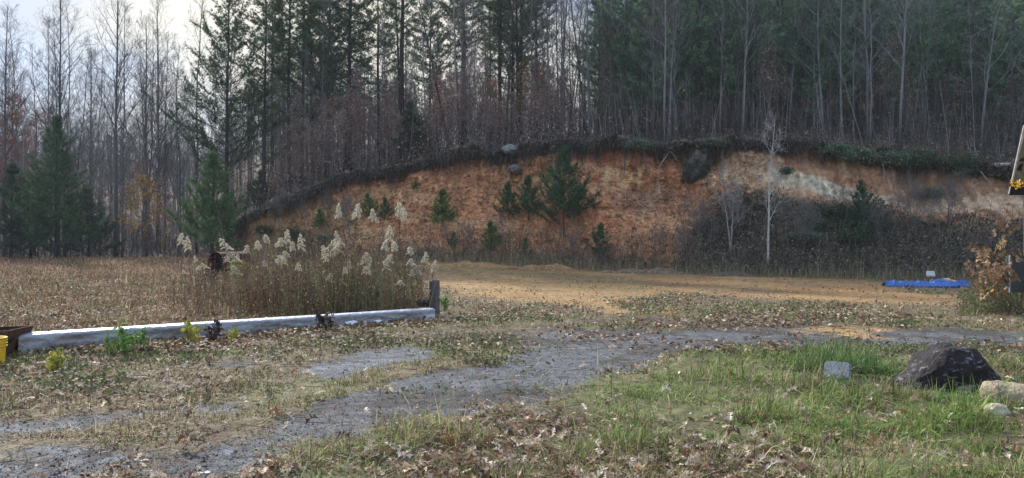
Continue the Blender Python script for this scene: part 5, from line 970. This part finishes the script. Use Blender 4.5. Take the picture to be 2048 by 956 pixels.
bm = bmesh.new(); bmesh.ops.create_cube(bm, size=1.0)
for v in bm.verts: v.co.x *= .42*(1 if v.co.z < 0 else .88); v.co.y *= .07; v.co.z = (v.co.z+.5)*.24
bmesh.ops.bevel(bm, geom=bm.edges[:], offset=.02, segments=3, affect='EDGES'); bmesh.ops.triangulate(bm, faces=bm.faces[:]); V = np.array([v.co[:] for v in bm.verts]); F = [[v.index for v in f.verts] for f in bm.faces]; bm.free(); m.add(V, F, (.72, .78, .80))
root = empty('cooler_lid', (x, d, float(g_(np.array(x), np.array(d)))+.16), .08); root.rotation_euler = (-.25, 0, .08); tag(root, 'white foam lid propped at the foot of the dark talus behind the blue tarp', 'lid')
m.build('lid_panel', material('white_foam', .6, .2, 20, .05, 3), root); m = MB(); tube(m, [(-.15, -.045, .06), (-.15, -.045, .18), (.14, -.045, .18), (.14, -.045, .06), (-.15, -.045, .06)], .008, 5, (.60, .66, .68), cap=False); m.build('moulded_edge', M_conc, root)

# ------------------------------------------------------------------ shed corner, oak shrub and weeds at the right edge
dS = 17.0
def sp(u, y, d=dS): return np.array([(u-1024)/FPX*d, d, EYE+(HOR-y)/FPX*d])
M_shed = material('shed_boards', .9, .5, 30, .3, 10); root = empty('shed', sp(2044, 600)); tag(root, 'corner of a tan wooden shed with overhanging roof at the right edge', 'shed'); O = np.array(sp(2044, 600))
def local(v): return np.asarray(v, float)-O
def quad(name, pts, d, th, col, mat=None, parent=None):
    m = MB(); slab(m, *[local(sp(u, y, d)) for u, y in pts], th, col); return m.build(name, mat or M_shed, parent or root)
gb = quad('gable_boards', [(2024, 372), (2170, 368), (2170, 150), (2053, 250)], 17.0, -.05, (.17, .13, .085))
for k, (ua, ya, w_, h_) in enumerate([(2038, 322, 16, 9), (2034, 340, 9, 14), (2050, 300, 14, 7)]): quad('dark_patch', [(ua, ya), (ua+w_, ya+2), (ua+w_+4, ya-h_), (ua+5, ya-h_+3)], 16.995, -.01, (.02, .018, .016), parent=gb)  # irregular black patches laid on the tan boards
quad('roof_edge', [(2018, 388), (2021, 388), (2051.5, 250), (2048, 250)], 16.98, -.03, (.36, .35, .32))
quad('eave_board', [(2019, 390), (2170, 390), (2170, 366), (2023, 366)], 16.97, -.04, (.014, .013, .012))
m = MB(); q = local(sp(2049, 600, 17.2)); tube(m, [q+np.array([0, 0, -.2]), q+np.array([0, 0, 2.4])], [.03, .03], 4, (.34, .34, .33)); m.build('corner_post', M_shed, root)
quad('wall', [(2054, 640), (2300, 640), (2300, 385), (2054, 385)], 17.35, -.06, (.10, .10, .095))
quad('meter_box', [(2022, 585), (2060, 585), (2060, 512), (2022, 512)], 16.9, -.2, (.06, .065, .07), M_conc)
quad('box_edge', [(2019, 585), (2022, 585), (2022, 510), (2019, 510)], 16.9, -.02, (.42, .42, .42), M_conc)
m = MB(); P = sp(2035, 366, 16.8)+rng.normal(0, .05, (9, 3)); leaves(m, P, rng.uniform(.14, .20, 9), jit((.80, .50, .03), 9, .08), 2.5, OAK); o = m.build('yellow_leaves', M_leafdry); tag(o, 'few bright yellow leaves caught on the dark eave of the shed', 'leaves')
r = np.random.default_rng(77); root = empty('oak_shrub', gp(2010, 632)); tag(root, 'low oak shrub with large orange-brown leaves in front of the shed corner', 'shrub'); S = []; T = []
for i in range(18):
    p = np.array([r.normal(.15, .15), r.normal(0, .15), 0.]); d = unit(np.array([r.uniform(-.95, .35), r.normal(0, .3), 1.1])); L = r.uniform(1.0, 2.4)
    for k in range(5): q = p+unit(d+r.normal(0, .15, 3))*L/5; S.append((p, q, .012*(1-k*.15), .010*(1-k*.15))); p = q; (T.append(q) if k > 1 else None)
m = MB(); finish_segments(m, S, (.12, .09, .07), r); m.build('stem', M_bark, root); T = np.array(T); n = 120; P = T[r.integers(0, len(T), n)]+r.normal(0, .14, (n, 3)); m = MB(); leaves(m, P, r.uniform(.20, .36, n), jit(pick([(.24, .14, .065), (.32, .20, .10), (.15, .09, .05), (.42, .30, .20)], [4, 3, 2, 1.5], n, r), n, .12, r), 2.2, OAK, r=r, curl=.6); m.build('foliage', M_leafdry, root)
m = MB(); n = 2200; u = rng.uniform(1920, 2230, n); d = rng.uniform(17, 26, n); x = (u-1024)/FPX*d; hh = rng.gamma(4, .10, n)*smooth(1910, 2030, u); b = np.stack([x, d, g_(x, d)], 1); t = b+np.stack([rng.normal(0, .2, n)*hh, rng.normal(0, .2, n)*hh, hh], 1); prisms(m, b, t, .006, .003, (.12, .12, .07)); nn = 9; f = rng.uniform(.1, 1, (n, nn, 1)); P = (b[:, None]*(1-f)+t[:, None]*f).reshape(-1, 3)+rng.normal(0, .05, (n*nn, 3)); leaves(m, P, rng.uniform(.03, .08, n*nn), jit(pick([(.09, .13, .05), (.16, .20, .07), (.14, .11, .07)], [3, 2, 2], n*nn), n*nn, .2), 2)
o = m.build('edge_weeds', M_grass); tag(o, 'green weeds crowding the ground below the shed corner', 'weeds', kind='stuff')
